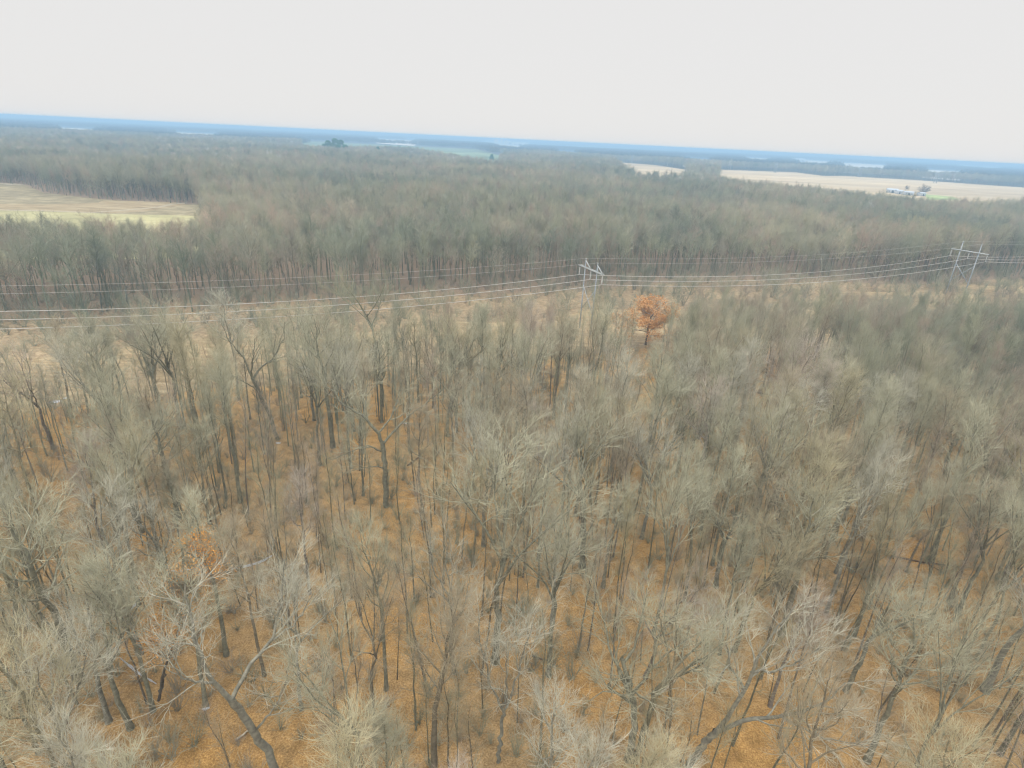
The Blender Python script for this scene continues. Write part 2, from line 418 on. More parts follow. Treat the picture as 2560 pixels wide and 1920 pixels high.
def tree(seed, H=17.0, kind='round', girth=0.24, spread=1.0, limbs=None, lod=0, twigs=1.0, lean=(0, 0)):
    """returns (trunk meshdata list, crown meshdata list, tip points). All in metres, base at the origin."""
    rng = np.random.default_rng(seed)
    trunk, crown = [], []
    KT = 12
    if limbs is None:
        z = np.linspace(0, 1, KT)
        top = H * (0.97 if kind in ('tall', 'round') else 0.60 if kind == 'vase' else 0.52)
        wx = np.cumsum(rng.normal(0, .013 * H, KT)) * z; wy = np.cumsum(rng.normal(0, .013 * H, KT)) * z
        P = np.stack([wx + lean[0] * z * H, wy + lean[1] * z * H, z * top], 1)[None]
        R = (girth * (1 - z) ** .75 * (1 if top > .8 * H else .55) + (0.02 if top > .8 * H else girth * .45))[None]
        R[:, 0] *= 1.35
        trunk.append((P, R, 7 if lod == 0 else 3))
        if kind == 'tall':
            Q, RR = sprout(rng, P, R, 13, .52, .97, (25, 50), (.13 * H * spread, .21 * H * spread), 7, .12, .10, .075, .018,
                           shape=lambda t: 1.15 - .75 * np.clip((t - .52) / .48, 0, 1))
        elif kind == 'dome':
            Q, RR = sprout(rng, P, R, 26, .28, .97, (55, 88), (.30 * H * spread, .40 * H * spread), 8, .03, .12, .10, .03,
                           shape=lambda t: np.sqrt(np.clip(1.05 - ((t - .40) / .62) ** 2, .05, 1)))
        elif kind == 'round':
            Q, RR = sprout(rng, P, R, 14, .46, .95, (32, 62), (.17 * H * spread, .26 * H * spread), 8, .12, .13, .08, .02,
                           shape=lambda t: np.sqrt(np.clip(1.05 - ((t - .52) / .5) ** 2, .05, 1)))
        elif kind == 'vase':
            # several leaders from a short bole
            L0, R0 = sprout(rng, P, R, 5, .68, 1.0, (10, 26), (.42 * H, .52 * H), 10, .035, .07, girth * .48, .02, .8)
            trunk.append((L0, R0, 5 if lod == 0 else 3))
            Q, RR = sprout(rng, L0, R0, 6, .30, 1.0, (22, 48), (.10 * H * spread, .19 * H * spread), 6, .08, .11, .05, .02, shape=lambda t: 1.2 - .6 * t)
        else:  # oak: wide crooked limbs
            L0, R0 = sprout(rng, P, R, 6, .5, 1.0, (24, 50), (.32 * H * spread, .46 * H * spread), 10, .09, .19, girth * .42, .022, .8)
            trunk.append((L0, R0, 5 if lod == 0 else 3))
            Q, RR = sprout(rng, L0, R0, 6, .25, 1.0, (28, 65), (.11 * H * spread, .18 * H * spread), 6, .06, .17, .055, .02, shape=lambda t: 1.2 - .6 * t)
    else:
        for pts, ra, rb in limbs:
            P = resample(pts, 14)
            P[1:-1] += rng.normal(0, .06, P[1:-1].shape)
            R = np.linspace(ra, rb, 14) * .72
            trunk.append((P[None], R[None], 7))
        LP = np.concatenate([p for p, r, s in trunk[1:]]); LR = np.concatenate([r for p, r, s in trunk[1:]])
        Q, RR = sprout(rng, LP, LR, 8, .25, 1.0, (25, 60), (.15 * H * spread, .26 * H * spread), 7, .07, .16, .075, .02, shape=lambda t: 1.15 - .6 * t)
    nl1 = len(Q)
    crown.append((Q, RR, 4 if lod == 0 else 3))
    tw = 1.0
    if lod == 0:
        m2 = max(4, int(88 / nl1 + .5)) if nl1 < 24 else 4 if nl1 < 34 else 3
        A2, R2 = sprout(rng, Q, RR, m2, .22, 1.0, (20, 50), (1.2, 2.3), 5, .10, .12, .025, .011, shape=lambda t: 1.2 - .55 * t)
        crown.append((A2, R2, 3))
        A3, R3 = sprout(rng, A2, R2, 6, .15, 1.0, (18, 48), (.6, 1.35), 4, .09, .12, .0125, .0075, shape=lambda t: 1.15 - .4 * t)
        crown.append((A3, R3, 3))
        nt_ = max(2, int(round(3.2 * twigs)))
        A4, R4 = sprout(rng, A3, R3, nt_, .1, 1.0, (15, 45), (.35, .9), 3, .10, .13, .0078, .0045)
        crown.append((A4, R4, 3))
        tips = A4[:, -1]
    elif lod == 1:
        A2, R2 = sprout(rng, Q, RR, max(3, int(60 / nl1)), .2, 1.0, (20, 50), (1.2, 2.3), 3, .10, .12, .035, .018, shape=lambda t: 1.2 - .55 * t)
        crown.append((A2, R2, 3))
        A3, R3 = sprout(rng, A2, R2, 13, .1, 1.0, (18, 48), (.6, 1.4), 2, .1, .12, .020, .012)
        crown.append((A3, R3, 3)); tips = A3[:, -1]
    else:
        A3, R3 = sprout(rng, Q, RR, max(6, int(200 / nl1)), .1, 1.0, (20, 55), (1.1, 2.4), 2, .12, .1, .05, .03, 1.5)
        crown.append((A3, R3, 3)); tips = A3[:, -1]
    return trunk, crown, tips
def build(parts):
    V, Q, n = [], [], 0
    for P, R, S in parts:
        v, q = tubes(P, R, S); V.append(v); Q.append(q + n); n += len(v)
    return np.vstack(V), np.vstack(Q)

def crown_mesh(cr):
    v, q = build(cr); n0 = cr[0][0].shape[0] * (cr[0][0].shape[1] - 1) * cr[0][2]
    return mesh_from('crown', v, q, [M_twig, M_limb], np.r_[np.ones(n0), np.zeros(len(q) - n0)])
KINDS = ['round', 'tall', 'vase', 'oak', 'round', 'tall', 'vase', 'round', 'oak', 'tall', 'vase', 'tall']
CROWN_WORD = {'round': 'rounded', 'tall': 'narrow', 'vase': 'fan-shaped', 'oak': 'wide crooked'}
GIRTH = [.19, .16, .24, .26, .22, .14, .21, .17, .23, .18, .18, .24]
SPR = [1.0, .9, 1.0, .9, 1.1, .8, 1.15, .9, 1.0, 1.0, .9, 1.05]
VAR = []
for k, kd in enumerate(KINDS):
    tr, cr, tips = tree(100 + k, 17.0, kd, GIRTH[k], SPR[k])
    VAR.append((mesh_from('trunk', *build(tr), [M_trunk]), crown_mesh(cr), kd))

trees = []          # records: x, y, base px, short name, object
def put_tree(x, y, h, var, label=None, tint=0, rz=None, girth=1.0, lean=(0, 0), group='bare winter trees on this side of the power line', name='tree'):
    e = empty(name, (x, y, 0), rng0.uniform(0, 6.28) if rz is None else rz)
    tm, cm, kd = VAR[var]
    s = h / 17.0
    e.scale = (s * girth, s * girth, s)
    e.rotation_euler = (lean[1], lean[0], e.rotation_euler[2])
    c = TINTS[tint][1]
    v = rng0.uniform(.88, 1.12)
    for nm, me in (('trunk', tm), ('crown', cm)):
        o = link(nm, me, e); o.color = (c[0] * v, c[1] * v, c[2] * v, 1)
    tag(e, label, 'tree', group)
    return e
rng0 = np.random.default_rng(7)

# --- landmark trees: base px, top px y, variant, tint, girth, short name, label
LM = [
 ((58, 1013), 800, 5, 0, 1.0, 'grass-corner tree', 'slim bare tree at the far left where the straw strip begins'),
 ((134, 1122), 868, 2, 1, 1.0, 'pinkish fan tree', 'pinkish grey fan-shaped bare tree beside the first snow patch'),
 ((177, 1021), 800, 1, 3, 1.1, 'snow-side tree', 'straight brownish bare tree just behind the snow patch at the wood edge'),
 ((223, 1040), 830, 6, 0, .9, 'low-forked tree', 'low-forked bare tree at the wood edge against straw grass'),
 ((325, 1005), 815, 5, 0, .8, 'thin edge tree', 'thin pole-like bare tree alone against the straw grass strip'),
 ((406, 1060), 800, 2, 0, 1.0, 'tall fan tree', 'tall grey-green fan-shaped bare tree overlapping the straw strip'),
 ((455, 1072), 765, 6, 0, 1.15, 'big forked edge tree', 'big bare tree forking low into a broad fan at the wood edge'),
 ((597, 1000), 745, 1, 2, 1.2, 'pale tall edge tree', 'pale tall bare tree with a log at its foot at the wood edge'),
 ((626, 1048), 860, 9, 3, .9, 'dark-stemmed edge tree', 'dark-stemmed bare tree just in front of the pale edge tree'),
 ((754, 994), 770, 7, 0, 1.0, 'mossy-footed tree', 'bare tree with a mossy green foot near the grass strip snow'),
 ((832, 1118), 790, 4, 0, 1.15, 'straight grey trunk', 'straight tall grey-green bare tree right of the leaning oak'),
 ((381 + 66, 1297), 1010, 4, 0, 1.35, 'broad pale crown', 'bare tree with a very broad pale grey-green crown over dark trunk'),
 ((525, 1309), 1050, 0, 0, 1.0, 'crooked tree', 'bare tree with a slightly crooked trunk beside the broad pale crown'),
 ((424, 1211), 960, 9, 3, 1.0, 'dark twin trunk', 'dark brown trunk standing behind the broad pale crown'),
 ((198, 1700), 1200, 4, 0, 1.6, 'massive low tree', 'massive thick-trunked bare tree with a huge pale fan crown'),
 ((327, 1821), 1420, 6, 0, 1.25, 'big leaning fan', 'big bare tree leaning outward in front of the massive one'),
 ((272, 1805), 1450, 4, 2, 1.1, 'grey mossy trunk', 'mossy grey-green trunk just beside the big leaning fan'),
 ((443, 1533), 1230, 0, 2, 1.3, 'smooth grey trunk', 'bare tree with smooth stout grey trunk behind the copper sapling'),
 ((466, 1459), 1190, 1, 0, .9, 'slim mossy stem', 'slim mossy bare tree standing behind the pale stream strip'),
 ((500, 1413), 1130, 5, 3, 1.0, 'dark slim stem', 'dark slim bare tree at the head of the copper leaves'),
 ((566, 1638), 1240, 9, 0, 1.0, 'upright grey stem', 'upright tall bare tree between copper sapling and forked grey tree'),
 ((515, 1766), 1420, 7, 0, 1.2, 'snow-footed tree', 'bare tree with a snowy foot beside the copper-leaved sapling'),
 ((383, 1778), 1380, 1, 0, 1.1, 'twin-stem neighbour', 'mossy bare tree standing close beside the copper-leaved sapling'),
 ((723, 1564), 1290, 10, 3, 1.0, 'leaning dark tree', 'dark leaning bare tree with a swollen foot, forked halfway'),
 ((661, 1689), 1320, 5, 3, .9, 'dark slender tree', 'dark slender bare tree just behind the forked grey giant'),
 ((754, 1774), 1430, 10, 2, .9, 'pale twiggy tree', 'pale twiggy bare tree just right of the forked grey giant'),
 ((908, 1239), 1010, 9, 0, .9, 'slim oak neighbour', 'slim bare tree standing close left of the twisted oak'),
 ((1132, 1142), 950, 2, 3, .8, 'small vase tree', 'small dark bare tree with a neat upright vase crown'),
 ((1182, 1221), 990, 6, 0, .9, 'leaning slim fork', 'slightly leaning dark bare tree forking high in the open glade'),
 ((1383, 1048), 800, 9, 3, 1.0, 'black-footed tree', 'bare tree with a nearly black foot in the middle glade'),
 ((955, 1056), 830, 4, 0, 1.0, 'stout footed tree', 'bare tree with a stout brown foot behind the twisted oak'),
 ((1173, 1054), 850, 7, 0, .9, 'short-trunked tree', 'bare tree with short stout trunk behind the small vase tree'),
 ((1023, 1126), 900, 5, 3, .8, 'dark pole tree', 'dark red-brown pole-like bare tree right of the twisted oak'),
 ((1455, 1418), 1050, 2, 0, 1.2, 'mossy broom tree', 'mossy-trunked bare tree with tall broom-like pale crown'),
 ((1604, 1346), 1060, 6, 2, 1.1, 'dark-footed pale crown', 'pale wide-crowned bare tree on a short dark trunk'),
 ((1238, 1655), 1160, 6, 0, 1.3, 'central big fan', 'large central bare tree opening into a wide pale fan of branches'),
 ((1344, 1468), 1210, 10, 0, .9, 'right-leaning stem', 'mossy bare tree leaning right behind the large central fan'),
 ((1507, 1468), 1200, 11, 0, .9, 'grey round tree', 'grey round-crowned bare tree in front of the mossy broom tree'),
 ((1635, 1215), 950, 8, 0, 1.2, 'big pale spreading tree', 'big pale bare tree with long level limbs over the glade'),
 ((1690, 1192), 960, 0, 0, 1.0, 'reddish-trunk tree', 'bare tree with reddish trunk close beside the spreading pale one'),
 ((1182, 1418), 1150, 1, 4, .9, 'yellowish slim tree', 'yellowish slim bare tree left of the large central fan'),
 ((1908, 967), 780, 1, 3, .8, 'dark thicket tree', 'dark thin bare tree in the thicket with crossed fallen poles'),
 ((2028, 932), 760, 9, 3, .9, 'dark tree in the gap', 'dark bare tree standing in a gap on the right'),
 ((1789, 1467), 1160, 2, 0, 1.1, 'mossy fork', 'mossy bare tree forking into long green-grey upright arms'),
 ((1953, 1588), 1180, 4, 0, 1.05, 'long dark leaning trunk', 'bare tree with a long dark mossy trunk leaning right'),
 ((2264, 1429), 1200, 10, 3, .9, 'forked leaner', 'dark forked bare tree leaning strongly right over orange leaves'),
 ((2361, 1190), 930, 8, 4, 1.1, 'broad tan crown', 'broad yellowish crowned bare tree high on the right side'),
 ((2371, 1506), 1180, 9, 3, 1.0, 'red-footed clump tree', 'bare tree with a red-brown foot in the dark clump'),
 ((2394, 1533), 1170, 6, 0, 1.0, 'clump tree', 'mossy stem of the dark clump right of the red-footed one'),
 ((2114, 1728), 1400, 2, 0, 1.1, 'double dark trunk', 'bare tree with a dark mossy trunk splitting in two above orange leaves'),
 ((2462, 1728), 1330, 11, 2, 1.5, 'thick grey trunk', 'thick straight grey trunk near the right edge under a dense crown'),
 ((2167, 1903), 1480, 7, 0, 1.4, 'stout corner tree', 'stout bare tree at the bottom with a dense grey-green twiggy crown'),
 ((1925, 1766), 1450, 0, 1, .9, 'pink-grey tree', 'pinkish grey bare tree right of the two-armed pale tree'),
]
for (bx, by), ty, var, tint, gi, short, label in LM:
    x, y = at(bx, by)
    h = max(12.0, min(20.0, height_to(x, y, bx, ty)))
    e = put_tree(x, y, h, var, label, tint, girth=1.12 * min(gi, 1.4) ** .7)
    trees.append((x, y, short))

# --- hand-shaped trees: limbs given in a plane facing the camera (u right, w up), in metres
def hero(base, H, limbs, label, short, tint, seed, spread=1.0, twigs=1.0, name='tree'):
    x, y = at(*base)
    a = math.atan2(-x, y)
    rng = np.random.default_rng(seed)
    LL = []
    for pts, ra, rb in limbs:
        LL.append(([(u, v, w) for u, v, w in pts], ra, rb))
    tr, cr, tips = tree(seed, H, limbs=LL, spread=spread, twigs=twigs)
    e = empty(name, (x, y, 0), a)
    c = TINTS[tint][1]
    for nm, me_ in (('trunk', mesh_from('trunk', *build(tr), [M_trunk])), ('crown', crown_mesh(cr))):
        o = link(nm, me_, e); o.color = (*c, 1)
    tag(e, label, 'tree', 'bare winter trees on this side of the power line')
    trees.append((x, y, short))
    return e, tips
hero((966, 1267), 18, [
    ([(0, 0, 0), (0, 0, 3), (.1, 0, 6), (-.1, 0, 9)], .48, .36),
    ([(-.1, 0, 8.8), (-.7, -.3, 10.8), (-2.2, -.6, 13), (-4.4, -.8, 14.6), (-5.2, .2, 17)], .30, .07),
    ([(-.1, 0, 8.6), (1.2, .8, 10), (3.4, 1.6, 11.6), (5.6, 2, 13.2), (7.4, 2, 14.6)], .22, .05),
    ([(-.5, 0, 10.2), (.8, .8, 11.6), (1.8, 1.5, 13.5), (2.6, 2, 16)], .16, .04),
    ([(0, 0, 7.6), (-1.8, -.8, 9.2), (-3.6, -1.6, 9.0), (-5.8, -2.2, 8.4)], .14, .04),
    ([(0, 0, 5.6), (-1.6, -.4, 6.1), (-3.4, -.4, 5.9)], .12, .03),
    ([(-2, -.5, 12.6), (-1.6, .8, 15), (-1.2, 1.2, 17.5)], .13, .03)],
    'twisted old oak with crooked bare limbs in the open glade', 'twisted oak', 0, 501, .8, .55)
hero((694, 1099), 18, [
    ([(0, 0, 0), (-.5, 0, 3.5), (-1.4, 0, 7), (-2.2, 0, 10)], .42, .32),
    ([(-2.2, 0, 9.8), (-2.8, .5, 12.5), (-4.4, .6, 15.5), (-5, .3, 18)], .2, .04),
    ([(-2.2, 0, 9.8), (-.8, .5, 11.5), (.6, .5, 12.2), (2.4, .4, 15), (2.8, .5, 17.5)], .22, .05),
    ([(-2.3, 0, 10.2), (-1.8, -.8, 13), (-1.2, -1, 16)], .16, .04),
    ([(-1.6, 0, 8), (-4, -.5, 10.5), (-6, -1, 12)], .12, .03)],
    'large oak leaning left with crooked dark limbs by the straw strip', 'leaning oak', 0, 502, .85, .7)
hero((695, 1935), 19, [
    ([(0, 0, 0), (-.5, 0, 3), (-1.2, 0, 6), (-1.9, 0, 8.6)], .40, .33),
    ([(-1.9, 0, 8.4), (-2.8, 0, 11), (-3.2, .3, 14), (-3, .3, 18)], .24, .05),
    ([(-1.9, 0, 8.4), (-.6, .6, 10.4), (1, 1, 11.2), (1.8, 1.2, 14), (2.4, 1.4, 17)], .21, .05),
    ([(-2.6, 0, 10.2), (-4, -1, 12.5), (-4.6, -1.5, 15.5)], .13, .03),
    ([(0.9, 1, 11.2), (2.6, 1.2, 11.9), (3.8, 1.2, 13.8)], .11, .03),
    ([(-.9, 0, 5), (.8, -.8, 7.8), (1.6, -1.4, 11)], .12, .03)],
    'forked grey giant with a pale right arm at the bottom', 'forked grey giant', 2, 503, .9, .7)
hero((1716, 1925), 17, [
    ([(0, 0, 0), (.5, 0, 2.5), (1.2, 0, 5)], .38, .32),
    ([(1.2, 0, 4.8), (2, 0, 8), (2.3, .2, 11), (2.8, .3, 14), (3.6, .4, 17)], .25, .05),
    ([(1.1, 0, 4.6), (2.8, .3, 6.8), (4.8, .6, 8), (6.6, .8, 10), (7.4, .8, 12.5)], .24, .06),
    ([(2.2, .1, 9.5), (.8, -.5, 12), (.2, -.6, 15)], .13, .03),
    ([(2.3, .2, 11), (4.2, .5, 12.2), (5.6, .8, 14.5)], .13, .03),
    ([(4.8, .6, 8), (7, 0, 8.4), (9, -.5, 9.6)], .11, .03)],
    'two-armed pale tree with a long arching right limb at the bottom', 'two-armed pale tree', 2, 504, .95, .8)
hero((1245, 1905), 15, [
    ([(0, 0, 0), (.1, 0, 3), (.2, 0, 5.5)], .2, .16),
    ([(.2, 0, 5.3), (-.8, 0, 8), (-1.6, .2, 11), (-1.8, .2, 14)], .12, .03),
    ([(.2, 0, 5.3), (1, .2, 8.4), (1.4, .3, 11), (1.9, .4, 14)], .12, .03),
    ([(.2, 0, 5.4), (.3, -.6, 9), (.1, -1, 13)], .11, .03)],
    'small pale twiggy tree at the bottom centre', 'small pale bottom tree', 2, 505, 1.0, 1.0)

# --- trees that kept their leaves
def plane_uw(base, q):
    """source pixel q -> (u, w) in the upright camera-facing plane through the ground point under source pixel base"""
    x, y = at(*base); R = math.hypot(x, y); rv = ray(*q)
    t = R * R / (rv.x * x + rv.y * y)
    return ((rv.y * t * -x + rv.x * t * y) / R, CAMZ + rv.z * t)
def leaf_tree(base, h, w, n, label, short, seed, kind, size, zcut, limbs=None, cols=None, thr=-1.1):
    x, y = at(*base)
    if limbs is None:
        tr, cr, tips = tree(seed, 17.0, kind, .2, w); rz = .4
    else:
        rz = math.atan2(-x, y)
        pts = [plane_uw(base, q) for q in limbs]; pts = [(u, .15 * (k % 2), wv) for k, (u, wv) in enumerate(pts)]; pts[0] = (0, 0, 0)
        tr, cr, tips = tree(seed, h, limbs=[(pts[:2], .13, .11), (pts, .15, .03)], spread=w, twigs=.6)
    rng = np.random.default_rng(seed)
    tips = tips[tips[:, 2] > zcut * h]
    # leaves hang on in clumps
    keep = np.sin(tips[:, 0] * 1.1 + 1) + np.sin(tips[:, 1] * 1.3) + np.sin(tips[:, 2] * 1.2) + rng.normal(0, .7, len(tips)) > thr
    tips = tips[keep]
    tips = tips[rng.integers(0, len(tips), n)] + rng.normal(0, .22, (n, 3))
    d = rng.normal(0, 1, (n, 3)); d /= np.linalg.norm(d, axis=1, keepdims=True)
    e2 = np.cross(d, rng.normal(0, 1, (n, 3))); e2 /= np.linalg.norm(e2, axis=1, keepdims=True)
    s = rng.uniform(.6, 1.2, (n, 1)) * size
    V = np.stack([tips - d * s, tips + e2 * s * .55, tips + d * s, tips - e2 * s * .55], 1).reshape(-1, 3)
    Q = np.arange(4 * n).reshape(-1, 4)
    mt, t, b = material('copper_leaf')
    nf = noise(t, 1.5, 3)
    t.links.new(ramp(t, cols, nf), b.inputs['Base Color'])
    e = empty('leafy_tree', (x, y, 0), rz)
    s = h / 17.0 if limbs is None else 1.0; e.scale = (s * (1.3 if limbs is None else 1),) * 2 + (s,)
    for nm, prt, mm in (('trunk', tr, M_trunk), ('crown', cr, M_twig)):
        o = link(nm, mesh_from(nm, *build(prt), [mm]), e); o.color = (.30, .26, .2, 1)
    link('leaves', mesh_from('leaves', V, Q, [mt], smooth=False), e)
    tag(e, label, 'tree')
    trees.append((x, y, short))
leaf_tree((1614, 862), 15.6, 1.0, 15000, 'round tree still covered in rusty orange leaves below the wires', 'orange-leaved tree', 601, 'dome', .135, .1,
          cols=[(.3, (.38, .18, .07)), (.5, (.56, .30, .12)), (.72, (.70, .44, .22))])
leaf_tree((396, 1752), 8.0, .62, 3400, 'slender sapling with a ragged column of copper orange leaves', 'copper-leaved sapling', 602, 'tall', .078, .05,
          limbs=[(396, 1752), (412, 1680), (440, 1590), (462, 1500), (492, 1440), (515, 1400)], cols=[(.3, (.50, .21, .045)), (.5, (.68, .33, .08)), (.72, (.84, .50, .17))], thr=-.5)

# --- fill: trees told apart by their nearest landmark
def scatter(rng, rmin, rmax, cell, jit=.85, az=0.86):
    n = int(rmax / cell) + 1
    gx, gy = np.meshgrid(np.arange(-n, n + 1), np.arange(0, n + 1))
    X = (gx + rng.uniform(-jit / 2, jit / 2, gx.shape)).ravel() * cell; Y = (gy + rng.uniform(-jit / 2, jit / 2, gy.shape)).ravel() * cell
    R = np.hypot(X, Y)
    k = (R > rmin) & (R < rmax) & (np.abs(np.arctan2(X, Y)) < az)
    return X[k], Y[k]
def on_near_side(X, Y):
    s = (X - LO[0]) * LD[0] + (Y - LO[1]) * LD[1]; n = (X - LO[0]) * LN[0] + (Y - LO[1]) * LN[1]
    return n < near_edge(s)
rngS = np.random.default_rng(42)
ORD = ['first', 'second', 'third', 'fourth', 'fifth', 'sixth', 'seventh', 'eighth', 'ninth', 'tenth', 'eleventh', 'twelfth', 'thirteenth', 'fourteenth', 'fifteenth']
LMS = list(trees)
def relation(x, y):
    best = min(LMS, key=lambda q: (q[0] - x) ** 2 + (q[1] - y) ** 2)
    a = math.atan2(best[0], best[1]); ca, sa = math.cos(a), math.sin(a)
    dx, dy = x - best[0], y - best[1]
    lat = dx * ca - dy * sa; fwd = dx * sa + dy * ca
    if abs(lat) > abs(fwd): rel = 'right of' if lat > 0 else 'left of'
    else: rel = 'behind' if fwd > 0 else 'in front of'
    return best[2], rel, math.hypot(dx, dy)
X, Y = scatter(rngS, 12, 260, 4.45, 1.0, 1.25)
k = on_near_side(X, Y) & ~blocked(X, Y)
X, Y = X[k], Y[k]
# glades: seen in the photo as open orange floor
GLADES = [(at(1080, 1180), 6.5), (at(1020, 1060), 6), (at(940, 1345), 4.5), (at(600, 1480), 4.0), (at(1500, 1560), 3.5), (at(2060, 1660), 4.5), (at(1850, 1830), 3.0), (at(1430, 1080), 5), (at(620, 1780), 3.5), (at(1612, 950), 6), (at(800, 1230), 4)]
P_ = np.array([(a, b) for a, b, _ in trees])
ok = np.ones(len(X), bool)
for i in range(len(X)):
    if np.min(np.hypot(P_[:, 0] - X[i], P_[:, 1] - Y[i])) < 3.0: ok[i] = False
    for (gx, gy), gr in GLADES:
        if math.hypot(gx - X[i], gy - Y[i]) < gr: ok[i] = False
    p, q = px(X[i], Y[i], 8)
    if p < -420 or p > 2980 or q > 2600 or px(X[i], Y[i], 17)[1] > 1990 or Y[i] < 6: ok[i] = False
# the photo sees these landmark trunks down to the ground: nothing stands right in front of them
SEEN = [(a, b, 6.5 if n in ('orange-leaved tree',) else 3.4 if n in ('twisted oak', 'leaning oak', 'forked grey giant', 'copper-leaved sapling') else 1.3) for a, b, n in trees]
def screens(x, y, k=1.0):
    r = math.hypot(x, y)
    for a, b, w in SEEN:
        R = math.hypot(a, b)
        if .62 * R < r < R - .5 and abs(x * b - y * a) / R < w * k and x * a + y * b > 0: return True
    return False
for i in range(len(X)):
    s_ = (X[i] - LO[0]) * LD[0] + (Y[i] - LO[1]) * LD[1]; n_ = (X[i] - LO[0]) * LN[0] + (Y[i] - LO[1]) * LN[1]
    if s_ < 5 and n_ > near_edge(s_) - 14 and rngS.random() < .78: ok[i] = False
    if screens(X[i], Y[i]): ok[i] = False
X, Y = X[ok], Y[ok]
order = np.argsort(np.hypot(X, Y)); X, Y = X[order], Y[order]
NIND = 300 - len(trees)
recs = []
for i in range(min(NIND, len(X))):
    lm, rel, d = relation(X[i], Y[i]); recs.append((lm, rel, d, i))
cnt = {}
labels = {}
for lm, rel, d, i in sorted(recs, key=lambda r: r[2]):
    c = cnt.get((lm, rel), 0); cnt[(lm, rel)] = c + 1; labels[i] = (lm, rel, c)
HT = rngS.uniform(13.5, 18.0, len(X))
def roof(x, y, h, marg=0):
    # tops of the trees by the line stay under the wires, as in the photo
    p, _ = px(x, y, h)
    lim = np.interp(p, [0, 1000, 1400, 1450, 1530, 2000, 2560], [800, 765, 750, 738, 740, 732, 742])
    return min(h, height_to(x, y, p, lim + marg))
for i in range(len(X)): HT[i] = max(7.5, roof(X[i], Y[i], HT[i], rngS.uniform(-12, 45)))
for i in range(min(NIND, len(X))):
    var = int(rngS.integers(0, 12)); tint = int(rngS.choice(5, p=[.40, .11, .18, .13, .18]))
    lm, rel, c = labels[i]
    lab = f"{TINTS[tint][0]} bare tree with {CROWN_WORD[KINDS[var]]} crown, {ORD[min(c, 14)]} {rel} {lm}"
    put_tree(X[i], Y[i], HT[i], var, lab, tint, girth=rngS.uniform(.7, 1.1))
rest = (X[NIND:], Y[NIND:], HT[NIND:])
print('individual trees', len(trees) + min(NIND, len(X)), 'left over near', len(rest[0]))

# --- saplings: thin single stems between the trees
def sapling_mesh(seed, H=9.5, lod=0):
    rng = np.random.default_rng(seed)
    z = np.linspace(0, 1, 9)
    P = np.stack([np.cumsum(rng.normal(0, .12, 9)) * z, np.cumsum(rng.normal(0, .12, 9)) * z, z * H], 1)[None]
    R = (.07 * (1 - z) + .014)[None]
    Q, RR = sprout(rng, P, R, 13, .45, 1, (18, 42), (.8, 1.9), 5, .1, .1, .026, .01, shape=lambda t: 1.2 - .7 * t)
    A, RA = sprout(rng, Q, RR, 5, .15, 1, (20, 50), (.6, 1.2), 4, .08, .12, .013, .007)
    B, RB = sprout(rng, A, RA, 5, .1, 1, (20, 45), (.3, .7), 3, .08, .12, .008, .005)
    return [(P, R, 5), (Q, RR, 3), (A, RA, 3), (B, RB, 3)]
def sap_build(k):
    prt = sapling_mesh(900 + k); v, q = build(prt); n0 = (prt[0][0].shape[1] - 1) * prt[0][2]
    return v, q, n0
SAP = []
for k in range(6):
    v, q, n0 = sap_build(k); SAP.append(mesh_from('sapling', v, q, [M_twig, M_trunk], np.r_[np.ones(n0), np.zeros(len(q) - n0)]))
SX, SY = scatter(np.random.default_rng(5), 14, 240, 3.1, 1.0, 1.0)
k = on_near_side(SX, SY) & ~blocked(SX, SY); SX, SY = SX[k], SY[k]
q = np.array([px(a, b, 4) for a, b in zip(SX, SY)])
k = (q[:, 0] > -60) & (q[:, 0] < 2620) & (q[:, 1] < 2050) & np.array([not screens(a, b, .35) for a, b in zip(SX, SY)]); SX, SY = SX[k], SY[k]
o_ = np.argsort(np.hypot(SX, SY)); SX, SY = SX[o_], SY[o_]
recs, cnt, labels = [], {}, {}
NS = min(300, len(SX))
for i in range(NS):
    recs.append((*relation(SX[i], SY[i]), i))
for lm, rel, d, i in sorted(recs, key=lambda r: r[2]):
    c = cnt.get((lm, rel), 0); cnt[(lm, rel)] = c + 1; labels[i] = (lm, rel, c)
SH = rngS.uniform(.65, 1.5, len(SX))
for i in range(len(SX)): SH[i] = max(.4, min(SH[i], roof(SX[i], SY[i], SH[i] * 9.5, 20) / 9.5))
for i in range(NS):
    o = link('sapling', SAP[i % 6], None, (SX[i], SY[i], 0)); s = SH[i]
    o.scale = (s * .9, s * .9, s); o.rotation_euler = (rngS.normal(0, .05), rngS.normal(0, .05), rngS.uniform(0, 6.3))
    ti = int(rngS.choice(5, p=[.3, .2, .1, .3, .1])); c = TINTS[ti][1]; o.color = (c[0] * .85, c[1] * .82, c[2] * .75, 1)
    lm, rel, cc = labels[i]
    tag(o, f"{'taller' if s > 1 else 'short'} thin {TINTS[ti][0]} sapling, {ORD[min(cc, 14)]} sapling {rel} the {lm}", 'sapling', 'thin bare saplings between the trees')
print('saplings', len(SX))

